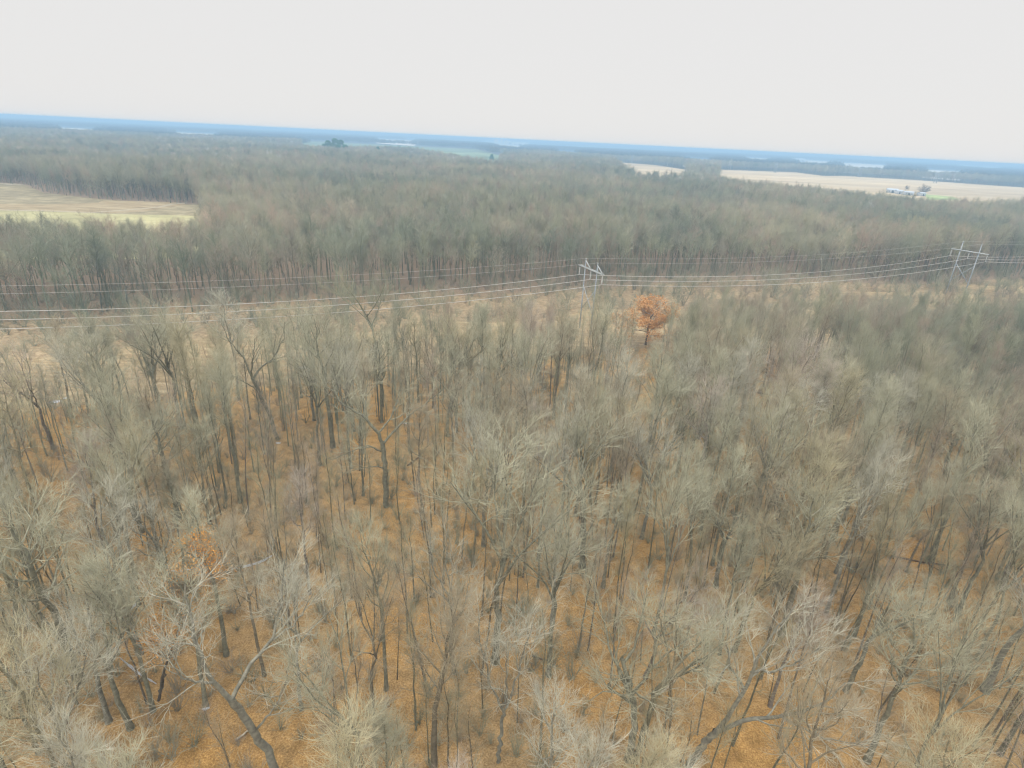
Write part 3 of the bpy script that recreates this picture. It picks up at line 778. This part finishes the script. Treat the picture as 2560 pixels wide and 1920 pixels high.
# ------------------------------------------------------------------ masses: one object each, its own prototypes spread over its own points
def mass(name, protos, pts, label, cat, seed=0):
    """protos: list of (V, Q, mat index per face); pts: (n, 7): x y z scale_xy scale_z rot pick"""
    V, Q, MI, tagv, n = [], [], [], [], 0
    for pi, (v, q, mi) in enumerate(protos):
        V.append(v); Q.append(q + n); MI.append(mi); tagv.append(np.full(len(v), pi, np.int32)); n += len(v)
    V.append(pts[:, :3]); tagv.append(np.full(len(pts), -1, np.int32))
    V = np.vstack(V); Q = np.vstack(Q)
    me = mesh_from(name, V, Q, [M_forest, M_forest_trunk, M_white, M_distant, M_shrub], np.concatenate(MI), smooth=True)
    def attr(nm, typ, data):
        a = me.attributes.new(nm, typ, 'POINT'); a.data.foreach_set('value' if typ != 'FLOAT_VECTOR' else 'vector', data.ravel())
    npr = len(V) - len(pts)
    attr('proto', 'INT', np.concatenate(tagv))
    sc3 = np.zeros((len(V), 3), np.float32); sc3[npr:, 0] = sc3[npr:, 1] = pts[:, 3]; sc3[npr:, 2] = pts[:, 4]
    attr('tscale', 'FLOAT_VECTOR', sc3)
    rt = np.zeros((len(V), 3), np.float32); rt[npr:, 2] = pts[:, 5]
    attr('trot', 'FLOAT_VECTOR', rt)
    pk = np.zeros(len(V), np.int32); pk[npr:] = pts[:, 6].astype(np.int32)
    attr('pick', 'INT', pk)
    o = link(name, me)
    ng = bpy.data.node_groups.new(name, 'GeometryNodeTree')
    ng.interface.new_socket('Geometry', in_out='INPUT', socket_type='NodeSocketGeometry')
    ng.interface.new_socket('Geometry', in_out='OUTPUT', socket_type='NodeSocketGeometry')
    gi = ng.nodes.new('NodeGroupInput'); go = ng.nodes.new('NodeGroupOutput')
    def named(nm, typ):
        a = ng.nodes.new('GeometryNodeInputNamedAttribute'); a.data_type = typ; a.inputs[0].default_value = nm
        return a.outputs[0]
    def sep(val):
        c = ng.nodes.new('FunctionNodeCompare'); c.data_type = 'INT'; c.operation = 'EQUAL'
        ng.links.new(named('proto', 'INT'), c.inputs[2]); c.inputs[3].default_value = val
        s = ng.nodes.new('GeometryNodeSeparateGeometry'); s.domain = 'POINT'
        ng.links.new(gi.outputs[0], s.inputs[0]); ng.links.new(c.outputs[0], s.inputs[1])
        return s.outputs[0]
    g2i = ng.nodes.new('GeometryNodeGeometryToInstance')
    for pi in reversed(range(len(protos))): ng.links.new(sep(pi), g2i.inputs[0])
    iop = ng.nodes.new('GeometryNodeInstanceOnPoints')
    ng.links.new(sep(-1), iop.inputs['Points']); ng.links.new(g2i.outputs[0], iop.inputs['Instance'])
    iop.inputs['Pick Instance'].default_value = True
    ng.links.new(named('pick', 'INT'), iop.inputs['Instance Index'])
    ng.links.new(named('trot', 'FLOAT_VECTOR'), iop.inputs['Rotation'])
    ng.links.new(named('tscale', 'FLOAT_VECTOR'), iop.inputs['Scale'])
    ng.links.new(iop.outputs[0], go.inputs[0])
    md = o.modifiers.new('spread', 'NODES'); md.node_group = ng
    tag(o, label, cat, None, 'stuff')
    return o
def proto(seed, kd, lod, mi_t, mi_c, H=17.0, sp=1.0, girth=.2):
    tr, cr, _ = tree(seed, H, kd, girth, sp, lod=lod)
    v1, q1 = build(tr); v2, q2 = build(cr)
    return np.vstack([v1, v2]), np.vstack([q1, q2 + len(v1)]), np.r_[np.full(len(q1), mi_t), np.full(len(q2), mi_c)]
def make_pts(rng, X, Y, hs, npk, wr=(.9, 1.2), pick=None, base=17.0):
    n = len(X); P = np.zeros((n, 7))
    P[:, 0] = X; P[:, 1] = Y; P[:, 4] = hs / base; P[:, 3] = P[:, 4] * rng.uniform(*wr, n); P[:, 5] = rng.uniform(0, 6.28, n)
    P[:, 6] = rng.integers(0, npk, n) if pick is None else pick
    return P
rngM = np.random.default_rng(77)
def beyond(X, Y): return ~on_near_side(X, Y) & ~blocked(X, Y)
# the belt and the wood just behind the line
AX, AY = scatter(rngM, 90, 620, 4.2)
k = beyond(AX, AY); AX, AY = AX[k], AY[k]
ah = rngM.uniform(13, 17.5, len(AX))
rag = np.sin(AX * .21) + np.sin(AX * .083 + AY * .05) + rngM.normal(0, .5, len(AX))
nn = (AX - LO[0]) * LN[0] + (AY - LO[1]) * LN[1] - far_edge((AX - LO[0]) * LD[0] + (AY - LO[1]) * LD[1])
k = ~((nn > 0) & (nn < 7) & (rag > .3)); AX, AY, ah = AX[k], AY[k], ah[k]
# crowns of uneven size: a few big old ones stand over the rest
bump = np.sin(AX * .031 + 2) + np.sin(AY * .027 + AX * .012)
ah = ah * np.clip(1 + .07 * bump + rngM.normal(0, .06, len(ah)), .72, 1.16)
for i in np.nonzero((np.hypot(AX, AY) < 330) & (AX < -40))[0]:
    p, q_ = px(AX[i], AY[i], ah[i])
    if p < 505: ah[i] = max(6.0, min(ah[i], height_to(AX[i], AY[i], p, 553 + rngM.normal(0, 12))))
def near_proto(k):
    kd = ['round', 'tall', 'vase', 'tall', 'round', 'vase'][k]
    tr, cr, _ = tree(350 + k, 17.0, kd, .17, .9, lod=0)
    v1, q1 = build(tr); v2, q2 = build(cr)
    return np.vstack([v1, v2]), np.vstack([q1, q2 + len(v1)]), np.r_[np.full(len(q1), 1), np.full(len(q2), 0)]
def sap_proto(k):
    v, q, n0 = sap_build(k); return v, q, np.r_[np.full(n0, 1), np.full(len(q) - n0, 0)]
sx, sy, sh = SX[NS:], SY[NS:], SH[NS:]
npt = np.vstack([make_pts(rngM, rest[0], rest[1], rest[2], 6, (.65, .95)), make_pts(rngM, sx, sy, sh, 4, (.85, 1.0), pick=rngM.integers(6, 10, len(sx)), base=1.0)])
mass('near_woodland', [near_proto(k) for k in range(6)] + [sap_proto(k) for k in range(4)], npt, 'bare wood standing on this side of the power line clearing, behind the nearer trees', 'wood')
print('near mass', len(npt))
protosA = [proto(300 + i, kd, 1, 1, 0, sp=s, girth=.17) for i, (kd, s) in enumerate([('round', 1), ('tall', .9), ('vase', 1), ('oak', .9), ('round', 1.15), ('vase', .85), ('tall', 1.1)])]
protosA.append(proto(390, 'oak', 1, 2, 2, sp=1.0))
pk = rngM.integers(0, 7, len(AX)); pk[rngM.random(len(AX)) < .0008] = 7
mass('woodland', protosA, make_pts(rngM, AX, AY, ah, 7, (.75, 1.3), pick=pk), 'bare grey-brown wood standing behind the power line', 'wood')
BX, BY = scatter(rngM, 620, 1700, 6.0)
k = beyond(BX, BY); BX, BY = BX[k], BY[k]
bh = np.clip(rngM.normal(15.5, 1.8, len(BX)) * (1 + .06 * (np.sin(BX * .02) + np.sin(BY * .013 + BX * .008))), 10, 20)
protosB = [proto(400 + i, kd, 2, 1, 0, sp=s, girth=.2) for i, (kd, s) in enumerate([('round', 1.15), ('vase', 1.1), ('round', 1.3), ('oak', 1.0), ('tall', 1.3)])]
protosB.append(proto(490, 'round', 2, 2, 2))
pk = rngM.integers(0, 5, len(BX)); pk[rngM.random(len(BX)) < .006] = 5
mass('far_woodland', protosB, make_pts(rngM, BX, BY, bh, 5, (1.0, 1.35), pick=pk), 'bare grey wood reaching to the far fields', 'wood')
def clump(seed, w=44.0, n=34):
    rng = np.random.default_rng(seed); V, Q, MI, c = [], [], [], 0
    for i in range(n):
        tr, cr, _ = tree(seed * 50 + i, 15.0, rng.choice(['round', 'oak', 'vase']), .25, 1.3, lod=2)
        P, R, S = cr[-1]; sel = rng.random(len(P)) < .5
        cr = [(P[sel], R[sel] * 2.4, 3)]
        v, q = build(cr); v = v * rng.uniform(.75, 1.15) + np.array([rng.uniform(-w / 2, w / 2), rng.uniform(-w / 2, w / 2), 0])
        V.append(v); Q.append(q + c); c += len(v); MI.append(np.full(len(q), 3))
    return np.vstack(V), np.vstack(Q), np.concatenate(MI)
CX, CY = scatter(rngM, 1700, 5200, 40)
DX, DY = scatter(rngM, 5200, 14000, 95)
CX, CY = np.r_[CX, DX], np.r_[CY, DY]
k = beyond(CX, CY); CX, CY = CX[k], CY[k]
R_ = np.hypot(CX, CY)
# open farmland patches far away
pat = np.sin(CX / 900 + 1.3) + np.sin(CY / 700 + CX / 1500) + np.sin((CX - CY) / 1100)
k = ~((R_ > 3600) & (pat > 1.1)); CX, CY, R_ = CX[k], CY[k], R_[k]
pc = make_pts(rngM, CX, CY, np.full(len(CX), 17.0), 3)
pc[:, 4] = rngM.uniform(.8, 1.15, len(CX)); pc[:, 3] = np.where(R_ > 5200, 2.3, 1.05)
mass('distant_woodland', [clump(11), clump(12), clump(13)], pc, 'dark blue-hazed woods along the horizon', 'wood')
print('mass counts', len(AX), len(BX), len(CX))

# undergrowth
def shrub(seed, H=2.2, n=16):
    rng = np.random.default_rng(seed)
    p0 = rng.normal(0, .12, (n, 3)) * [1, 1, 0]
    ph = rng.uniform(0, 6.28, n); th = np.radians(rng.uniform(5, 50, n))
    d = np.stack([np.cos(ph) * np.sin(th), np.sin(ph) * np.sin(th), np.cos(th)], 1)
    P = walk(rng, p0, d, rng.uniform(.6, 1.1, n) * H, 5, .05, .12); R = np.linspace(.018, .008, 5)[None].repeat(n, 0)
    A, RA = sprout(rng, P, R, 6, .2, 1, (20, 50), (.4, .9), 3, .08, .1, .009, .005)
    v, q = build([(P, R, 3), (A, RA, 3)])
    return v, q, np.full(len(q), 4)
UX, UY = scatter(rngM, 14, 150, 2.2, 1.0)
k = on_near_side(UX, UY); UX, UY = UX[k], UY[k]
dens = np.sin(UX * .17 + 1) + np.sin(UY * .13) + np.sin((UX + UY) * .09) + rngM.normal(0, .8, len(UX))
k = dens > -1.3; UX, UY = UX[k], UY[k]
VX, VY = scatter(rngM, 80, 330, 3.6, 1.0)
s_ = (VX - LO[0]) * LD[0] + (VY - LO[1]) * LD[1]; n_ = (VX - LO[0]) * LN[0] + (VY - LO[1]) * LN[1]
k = (n_ > near_edge(s_)) & (n_ < far_edge(s_) + 22) & (rngM.random(len(VX)) < np.where(n_ > 14, .8, np.where((s_ > 15) & (n_ < -10), .95, np.where(s_ > 30, .7, .2))))
nU = len(UX); UX, UY = np.r_[UX, VX[k]], np.r_[UY, VY[k]]
mass('undergrowth', [shrub(71), shrub(72), shrub(73), shrub(74)], make_pts(rngM, UX, UY, np.where((np.arange(len(UX)) >= nU) & (rngM.random(len(UX)) < .5), rngM.uniform(1.2, 2.6, len(UX)), rngM.uniform(.5, 1.3, len(UX))), 4, base=1.0), 'low tangle of bare twiggy brush over the leaf litter', 'brush')

# ------------------------------------------------------------------ power line
M_pole = plain('weathered_pole', (0.31, 0.34, 0.36), var=.2, scale=.8)
M_arm = plain('grey_crossarm', (0.40, 0.42, 0.41), var=.12)
M_ins = plain('insulator_glaze', (0.45, 0.45, 0.42), .4)
M_wire = plain('aluminium_wire', (0.52, 0.51, 0.48), .5, .03)
def hframe(s, label, arm=15.0, top=17.2, base_scale=1.0, yaw=0.0, style=0, thick=1.0, n0=0.0):
    x, y = lw(s, n0)
    e = empty('transmission_pole', (x, y, 0), LA + yaw)     # local y runs along the crossarm
    for q in (-1, 1):
        b = MB(); b.tube([(0, q * 2.75, -.2), (0, q * 2.75, top * .5), (0, q * 2.75, top)], [.18 * thick, .15 * thick, .11 * thick], 10)
        p = link('pole', b.mesh('pole', [M_pole], True), e)
        b = MB(); b.tube([(0, q * 2.75, top + .002), (0, q * 2.75, top + .25)], [.19 * thick, .12 * thick], 8)
        link('pole_cap', b.mesh('pole_cap', [M_arm]), p)
    for dx in (-.26, .26):
        b = MB(); b.box((dx * thick, 0, arm), (.10 * thick, 11.0, .22 * thick)); link('crossarm', b.mesh('crossarm', [M_arm]), e)
    for q in (-1, 1):
        b = MB(); b.tube([(0.1 * q, -q * 2.75, arm - 4.2), (0.1 * q, q * 2.75, arm - 10.0)], .075 * thick, 6)
        link('cross_brace', b.mesh('cross_brace', [M_pole]), e)
    if style:
        for a_, b_ in (((0, 2.75, top - .3), (0, .3, arm + .17)), ((0, -2.75, top - .4), (0, -5.1, arm + .17))):
            b = MB(); b.tube([a_, b_], .12 * thick, 6); link('arm_brace', b.mesh('arm_brace', [M_arm]), e)
    for yy in (-5.3, 0, 5.3):
        b = MB(); zz, rr_ = [], []
        b.tube([(0, yy, arm - .16), (0, yy, arm - .45)], .05, 6)
        pts, rad = [], []
        for i in range(9):
            z0 = arm - .45 - i * .2
            pts += [(0, yy, z0), (0, yy, z0 - .07), (0, yy, z0 - .12), (0, yy, z0 - .19)]; rad += [.07, .16, .16, .06]
        b.tube(pts, rad, 10)
        link('insulator', b.mesh('insulator', [M_ins], True), e)
    tag(e, label, 'pylon', 'wooden H-frame poles of the nearer power line')
    return e
P1 = hframe(0, 'grey two-pole pylon seen edge-on with slanted arm braces, beside the orange-leaved tree', 15, 16.9, style=1)
P2 = hframe(143, 'pale two-pole pylon with level crossarm and X-brace on the right', 15, 17.7, thick=1.2, yaw=math.radians(4.8), n0=3.1)
def catenary(a, b, sag, n=28):
    a, b = Vector(a), Vector(b)
    return [tuple(a.lerp(b, i / n) - Vector((0, 0, 4 * sag * (i / n) * (1 - i / n)))) for i in range(n + 1)]
def arm_pt(s, n, z, yaw=0.0, n0=0.0):
    x, y = lw(s, n0); a = LA + yaw
    return (x - math.sin(a) * n, y + math.cos(a) * n, z)
def wire(n, z1, z2, sag, r, label):
    A = arm_pt(-143, n, z1); B = arm_pt(0, n, z1); C = arm_pt(143, n, z2, math.radians(4.8), 3.1); D = arm_pt(300, n, z2, math.radians(9), 14)
    # beyond the second pylon the line turns a little
    p = catenary(A, B, sag) + catenary(B, C, sag * 1.05)[1:] + catenary(C, D, sag)[1:]
    b = MB(); b.tube(p, r, 5)
    tag(link('power_line_wire', b.mesh('power_line_wire', [M_wire], True)), label, 'wire', 'wires of the nearer power line')
wire(5.3, 12.7, 12.7, 2.8, .055, 'thick conductor wire hanging from the far end of the crossarms')
wire(0, 12.7, 12.7, 2.8, .055, 'thick conductor wire hanging from the middle of the crossarms')
wire(-5.3, 12.7, 12.7, 2.8, .055, 'thick conductor wire hanging from the camera-side end of the crossarms')
wire(2.75, 17.1, 17.9, 1.9, .022, 'thin shield wire on top of the far poles')
wire(-2.75, 17.1, 17.9, 1.9, .022, 'thin shield wire on top of the camera-side poles')

# far power line: slim towers
def far_pole(x, y, h, label, yaw=.3, th=.5):
    e = empty('transmission_pole', (x, y, 0), yaw)
    for q in (-1, 1):
        b = MB(); b.tube([(0, q * 2.6, 0), (0, q * 2.6, h)], [th, th * .7], 6); link('pole', b.mesh('pole', [M_pole]), e)
    b = MB(); b.box((th + .15, 0, h * .87), (.3, 11, .6)); link('crossarm', b.mesh('crossarm', [M_arm]), e)
    b = MB(); b.tube([(-.2, -2.6, h * .7), (-.2, 2.6, h * .4)], .15, 5); b.tube([(-.4, 2.6, h * .7), (-.4, -2.6, h * .4)], .15, 5); link('cross_brace', b.mesh('cross_brace', [M_pole]), e)
    tag(e, label, 'pylon', 'far pylons beyond the wood')
FP = [((2337, 458), 434, 'far pylon standing in the stubble field behind the round field tree'), ((2147, 443), 427, 'far pylon midway along the back edge of the stubble field'),
      ((1937, 432), 415, 'slim far pylon above the western stubble field end'), ((1579, 409), 391, 'far pylon above the small separate stubble field'),
      ((1233, 383), 364, 'far pylon at the corner of the green field'), ((1045, 367), 353, 'far pylon behind the green field'), ((848, 352), 344, 'smallest far pylon above the evergreens')]
fp_pos = []
for (bx, by), ty, lab in FP:
    x, y = at(bx, by); h = min(34, height_to(x, y, bx + 3, ty)); h = max(h, 20)
    R = math.hypot(x, y)
    far_pole(x, y, h, lab, th=.35 + R / 3500); fp_pos.append((x, y, h))

# ------------------------------------------------------------------ farm buildings
M_wall = plain('white_siding', (0.55, 0.57, 0.60), .6, .04)
M_roof = plain('metal_roof', (0.50, 0.54, 0.58), .4, .04)
M_dark = plain('dark_opening', (0.06, 0.07, 0.08), .4)
M_grain = plain('pale_concrete', (0.80, 0.76, 0.68), .7, .04)
def shed(name, x, y, L, Wd, H, rz, label, cat, roof=M_roof, wall=M_wall, pitch=.35):
    e = empty(name, (x, y, 0), rz)
    b = MB(); b.box((0, 0, H / 2), (L, Wd, H)); link('wall', b.mesh('wall', [wall]), e)
    b = MB(); h2 = Wd / 2 * pitch
    V = [(-L / 2 - .5, -Wd / 2 - .5, H), (L / 2 + .5, -Wd / 2 - .5, H), (L / 2 + .5, 0, H + h2), (-L / 2 - .5, 0, H + h2), (-L / 2 - .5, Wd / 2 + .5, H), (L / 2 + .5, Wd / 2 + .5, H)]
    b.add([(v[0], v[1], v[2] + .02) for v in V], [[0, 1, 2, 3], [3, 2, 5, 4], [0, 3, 4, 4], [1, 5, 2, 2]][:2])
    b.add([(v[0] * .99, v[1] * .97, v[2] - .0) for v in V], [[0, 3, 4, 0], [1, 5, 2, 1]][:0] or [[0, 4, 5, 1]])
    g_ = bpy.data.meshes.new('gable'); g_.from_pydata([(s_ * (L / 2 - .01), yy, zz) for s_ in (-1, 1) for yy, zz in ((-Wd / 2, H), (Wd / 2, H), (0, H + h2 - .1))], [], [(0, 2, 1), (3, 4, 5)]); g_.materials.append(wall)
    rf = link('roof', b.mesh('roof', [roof]), e); link('gable', g_, e)
    b = MB(); b.box((0, -Wd / 2 - .03, H * .4), (L * .22, .06, H * .78)); link('door', b.mesh('door', [M_dark]), e)
    for s_ in (-.32, .32):
        b = MB(); b.box((L * s_, -Wd / 2 - .03, H * .55), (L * .1, .06, H * .25)); link('window', b.mesh('window', [M_dark]), e)
    tag(e, label, cat, 'white farm sheds by the stubble field' if name == 'farm_shed' else None)
def bld(bx, by, **kw):
    x, y = at(bx, by); return shed(x=x, y=y, **kw)
bld(2229, 482, name='farm_shed', L=12, Wd=8, H=4, rz=-.35, label='long white metal farm shed, western one beside the stubble field', cat='shed')
bld(2246, 485, name='farm_shed', L=7, Wd=6, H=4, rz=-.15, label='middle white farm shed joining the long one', cat='shed')
bld(2270, 488, name='farm_shed', L=10, Wd=7, H=3.6, rz=-.35, label='low white farm shed toward the round field tree', cat='shed')
bld(2302, 490, name='farmhouse', L=8, Wd=6, H=3.5, rz=.3, label='small white house below the round field tree', cat='house')
bld(1773, 429, name='farmhouse', L=18, Wd=12, H=10, rz=.2, label='small bluish white house at the west tip of the stubble field', cat='house', pitch=.8)
bld(2068, 426, name='farm_shed', L=40, Wd=20, H=10, rz=.1, label='white farm building among the woods behind the stubble field', cat='shed')
bld(1990, 404, name='farm_shed', L=90, Wd=30, H=12, rz=.1, label='distant long white building by the pale farmland', cat='shed')
bld(1808, 388, name='farm_shed', L=90, Wd=30, H=14, rz=.1, label='distant white building on the horizon above the stubble', cat='shed')
bld(1960, 401, name='farm_shed', L=60, Wd=25, H=10, rz=.1, label='small distant white building west of the pale farmland', cat='shed')
x, y = at(1250, 361)
e = empty('grain_elevator', (x, y, 0), .2)
for i, (dx, r, h) in enumerate(((-30, 18, 32), (12, 10, 38), (52, 22, 24))):
    b = MB(); b.tube([(dx, 0, 0), (dx, 0, h), (dx, 0, h + r * .4)], [r, r, .5], 16); link('silo', b.mesh('silo', [M_grain], True), e)
tag(e, 'pale grain elevator standing on the horizon', 'silo')
for i, (bx, by, L) in enumerate(((1275, 358, 90), (1300, 361.5, 120))):
    bld(bx, by + 3, name='warehouse', L=L, Wd=40, H=18, rz=.1, label=('pale warehouse just east of the grain elevator', 'longer pale warehouse farther east of the grain elevator')[i], cat='warehouse', wall=M_grain)

# field trees and evergreens
def far_tree(base, h, w, seed, label, name='tree', kind='oak'):
    x, y = at(*base)
    tr, cr, _ = tree(seed, 17.0, kind, .3, 1.1, lod=1)
    cr = [(p, r * 2.6, s) for p, r, s in cr]
    e = empty(name, (x, y, 0)); s = h / 17.0; e.scale = (s * w, s * w, s)
    for nm, prt, mm in (('trunk', tr, M_trunk), ('crown', cr, M_twig)):
        o = link(nm, mesh_from(nm, *build(prt), [mm]), e); o.color = (.22, .18, .15, 1)
    tag(e, label, 'tree')
far_tree((2306, 489), 19, 1.1, 701, 'big dark round-crowned bare tree alone by the stubble field', kind='dome')
far_tree((2262, 482), 10, 1.2, 702, 'low bare tree between the white sheds and the big field tree')
def evergreen(base, h, w, seed, label):
    x, y = at(*base); rng = np.random.default_rng(seed); n = 1500
    z = rng.uniform(.12, 1, n); rad = w / 2 * np.clip(1.15 - z, .06, 1) ** .6 * rng.uniform(.55, 1.05, n) * (1 + .2 * np.sin(z * 30)); a = rng.uniform(0, 6.28, n)
    C = np.stack([np.cos(a) * rad, np.sin(a) * rad, z * h], 1)
    d = rng.normal(0, 1, (n, 3)) * [1, 1, .5]; d /= np.linalg.norm(d, axis=1, keepdims=True); e2 = np.cross(d, rng.normal(0, 1, (n, 3))); e2 /= np.linalg.norm(e2, axis=1, keepdims=True)
    s = rng.uniform(.6, 1.3, (n, 1))
    V = np.stack([C - d * s, C + e2 * s * .6, C + d * s, C - e2 * s * .6], 1).reshape(-1, 3)
    e = empty('pine_tree', (x, y, 0))
    b = MB(); b.tube([(0, 0, 0), (0, 0, h * .9)], [.35, .08], 6); link('trunk', b.mesh('trunk', [M_trunk], True), e).color = (.3, .25, .2, 1)
    link('crown', mesh_from('crown', V, np.arange(4 * n).reshape(-1, 4), [M_pine], smooth=False), e)
    tag(e, label, 'pine', 'dark evergreens far off in the wood')
M_pine = plain('pine_needles', (0.05, 0.17, 0.08), var=.3, scale=.3)
EV = [((822, 389), 25, 19, 'tall dark evergreen at the west side of the far clump'), ((840, 390), 29, 21, 'tallest dark evergreen in the middle of the far clump'),
      ((854, 391), 27, 19, 'dark evergreen right beside the tallest of the far clump'), ((833, 394), 22, 17, 'lower evergreen in front of the far clump'),
      ((865, 396), 21, 17, 'lower evergreen at the east end of the far clump'), ((846, 397), 20, 16, 'small evergreen at the foot of the far clump'),
      ((812, 388), 19, 15, 'shorter evergreen at the outer west end of the far clump'), ((946, 399), 20, 12, 'lone green evergreen east of the far clump'), ((1229, 402), 12, 10, 'lone evergreen by the corner of the green field')]
for i, (b_, h, w, lab) in enumerate(EV): evergreen(b_, h, w, 800 + i, lab)

# ------------------------------------------------------------------ small things on the floor
M_snow = plain('old_snow', (0.52, 0.54, 0.57), .6, .03)
def patch(pts, w, seed):
    rng = np.random.default_rng(seed); P = [Vector((*at(*p), 0)) for p in pts]; P = [Vector(v) for v in resample([tuple(p) for p in P], 14)]
    L, R_ = [], []
    for i, p in enumerate(P):
        d = (P[min(i + 1, 13)] - P[max(i - 1, 0)]).normalized(); n = Vector((-d.y, d.x, 0))
        ww = w * math.sin(math.pi * (i + .35) / 13.7) ** .5 * rng.uniform(.5, 1.1)
        L.append(tuple((p + n * ww / 2))[:2]); R_.append(tuple((p - n * ww / 2))[:2])
    me = bpy.data.meshes.new('snow_patch'); n = 14
    V = [(a, b, .03) for a, b in L] + [((a + c) / 2, (b + d) / 2, .14) for (a, b), (c, d) in zip(L, R_)] + [(a, b, .03) for a, b in R_]
    me.from_pydata(V, [], [(i + k * n, i + 1 + k * n, i + 1 + (k + 1) * n, i + (k + 1) * n) for i in range(n - 1) for k in (0, 1)])
    me.materials.append(M_snow); return link('snow_patch', me)
SN = [([(122, 1007), (140, 1004), (156, 1004)], 1.2, 'white snow patch at the near edge of the straw strip'), ([(158, 997), (168, 995)], .6, 'sliver of snow behind the larger edge patch'),
      ([(748, 922), (760, 918), (770, 918)], 1.6, 'snow patch on the straw strip behind the mossy-footed tree'), ([(427, 1428), (455, 1427), (490, 1422)], .35, 'narrow snowy strip beside the head of the copper leaves'),
      ([(575, 1424), (610, 1417), (645, 1408), (680, 1390)], .5, 'long curved snowy strip right of the copper leaves'), ([(292, 1556), (325, 1527), (350, 1498)], .4, 'slanting snowy strip behind the massive low tree'),
      ([(300, 1645), (345, 1682), (392, 1711)], .22, 'faint snowy strip passing behind the mossy stems'), ([(690, 1108), (702, 1108)], .5, 'bit of snow at the leaning oak foot'),
      ([(1005, 1058), (1018, 1060)], .5, 'bit of snow behind the twisted oak'), ([(505, 1774), (525, 1770)], .35, 'bit of snow at the foot of the snow-footed tree')]
for i, (p_, w, lab) in enumerate(SN): tag(patch(p_, w, i), lab, 'snow', 'old snow patches')
M_logp = plain('bleached_log', (0.42, 0.37, 0.29), var=.2); M_logd = plain('dark_log', (0.16, 0.11, 0.07), var=.25)
LG = [((1890, 952), (1925, 958), .14, 1, 'dark fallen pole, upper of two in the thicket'), ((1888, 982), (2000, 998), .16, 1, 'long dark fallen pole below the upper one in the thicket'),
      ((2212, 1130), (2252, 1141), .10, 1, 'thin dark fallen branch near the broad tan crown'), ((2230, 1391), (2395, 1418), .12, 1, 'long dark fallen stem behind the forked leaner'),
      ((1720, 1412), (1738, 1423), .12, 0, 'short bleached stick left of the mossy fork'), ((590, 1852), (634, 1815), .10, 0, 'bleached stick left of the forked grey giant trunk'),
      ((2000, 1461), (2020, 1474), .09, 0, 'short bleached stick beside the long dark leaning trunk'), ((2028, 1480), (2040, 1456), .08, 0, 'upright bleached splinter beside the long dark leaning trunk'),
      ((735, 1556), (742, 1549), .14, 0, 'short bright splintered wood beside the leaning dark tree'), ((1020, 1165), (1064, 1124), .14, 1, 'dark fallen stem propped by the dark pole tree'),
      ((900, 1870), (975, 1850), .13, 0, 'bleached fallen stick at the bottom left of centre'), ((1330, 1640), (1380, 1655), .1, 1, 'dark fallen branch right of the large central fan'),
      ((1640, 1740), (1690, 1700), .12, 0, 'bleached fallen stem above the two-armed pale tree'), ((960, 1872), (985, 1838), .12, 0, 'second bleached stick, slanting, at the bottom left of centre')]
for i, (a, b_, r, mt_, lab) in enumerate(LG):
    A, B = Vector((*at(*a), r * .8)), Vector((*at(*b_), r * .8)); n = (B - A).cross(Vector((0, 0, 1))) * .04
    b = MB(); b.tube([tuple(A), tuple(A.lerp(B, .4) + n), tuple(B)], [r, r * .8, r * .45], 7)
    mid = A.lerp(B, .5) + n; b.tube([tuple(mid), tuple(mid + n * 8 + (B - A) * .12 + Vector((0, 0, .5)))], [r * .4, r * .15], 5)
    tag(link('fallen_log', b.mesh('fallen_log', [M_logd if mt_ else M_logp], True)), lab, 'log', 'fallen wood on the forest floor')

# ------------------------------------------------------------------ the air
b = MB(); b.box((0, 0, 21.2), (82000, 82000, 45.0))
hz = link('haze', b.mesh('haze', []))
mt = bpy.data.materials.new('haze_air'); mt.use_nodes = True; t = mt.node_tree; t.nodes.clear()
vo = t.nodes.new('ShaderNodeOutputMaterial'); pv = t.nodes.new('ShaderNodeVolumePrincipled')
pv.inputs['Color'].default_value = (0.47, 0.74, 1.0, 1)
pv.inputs['Density'].default_value = 5.2e-4
pv.inputs['Anisotropy'].default_value = 0.0
t.links.new(pv.outputs[0], vo.inputs['Volume'])
hz.data.materials.append(mt); hz['kind'] = 'stuff'
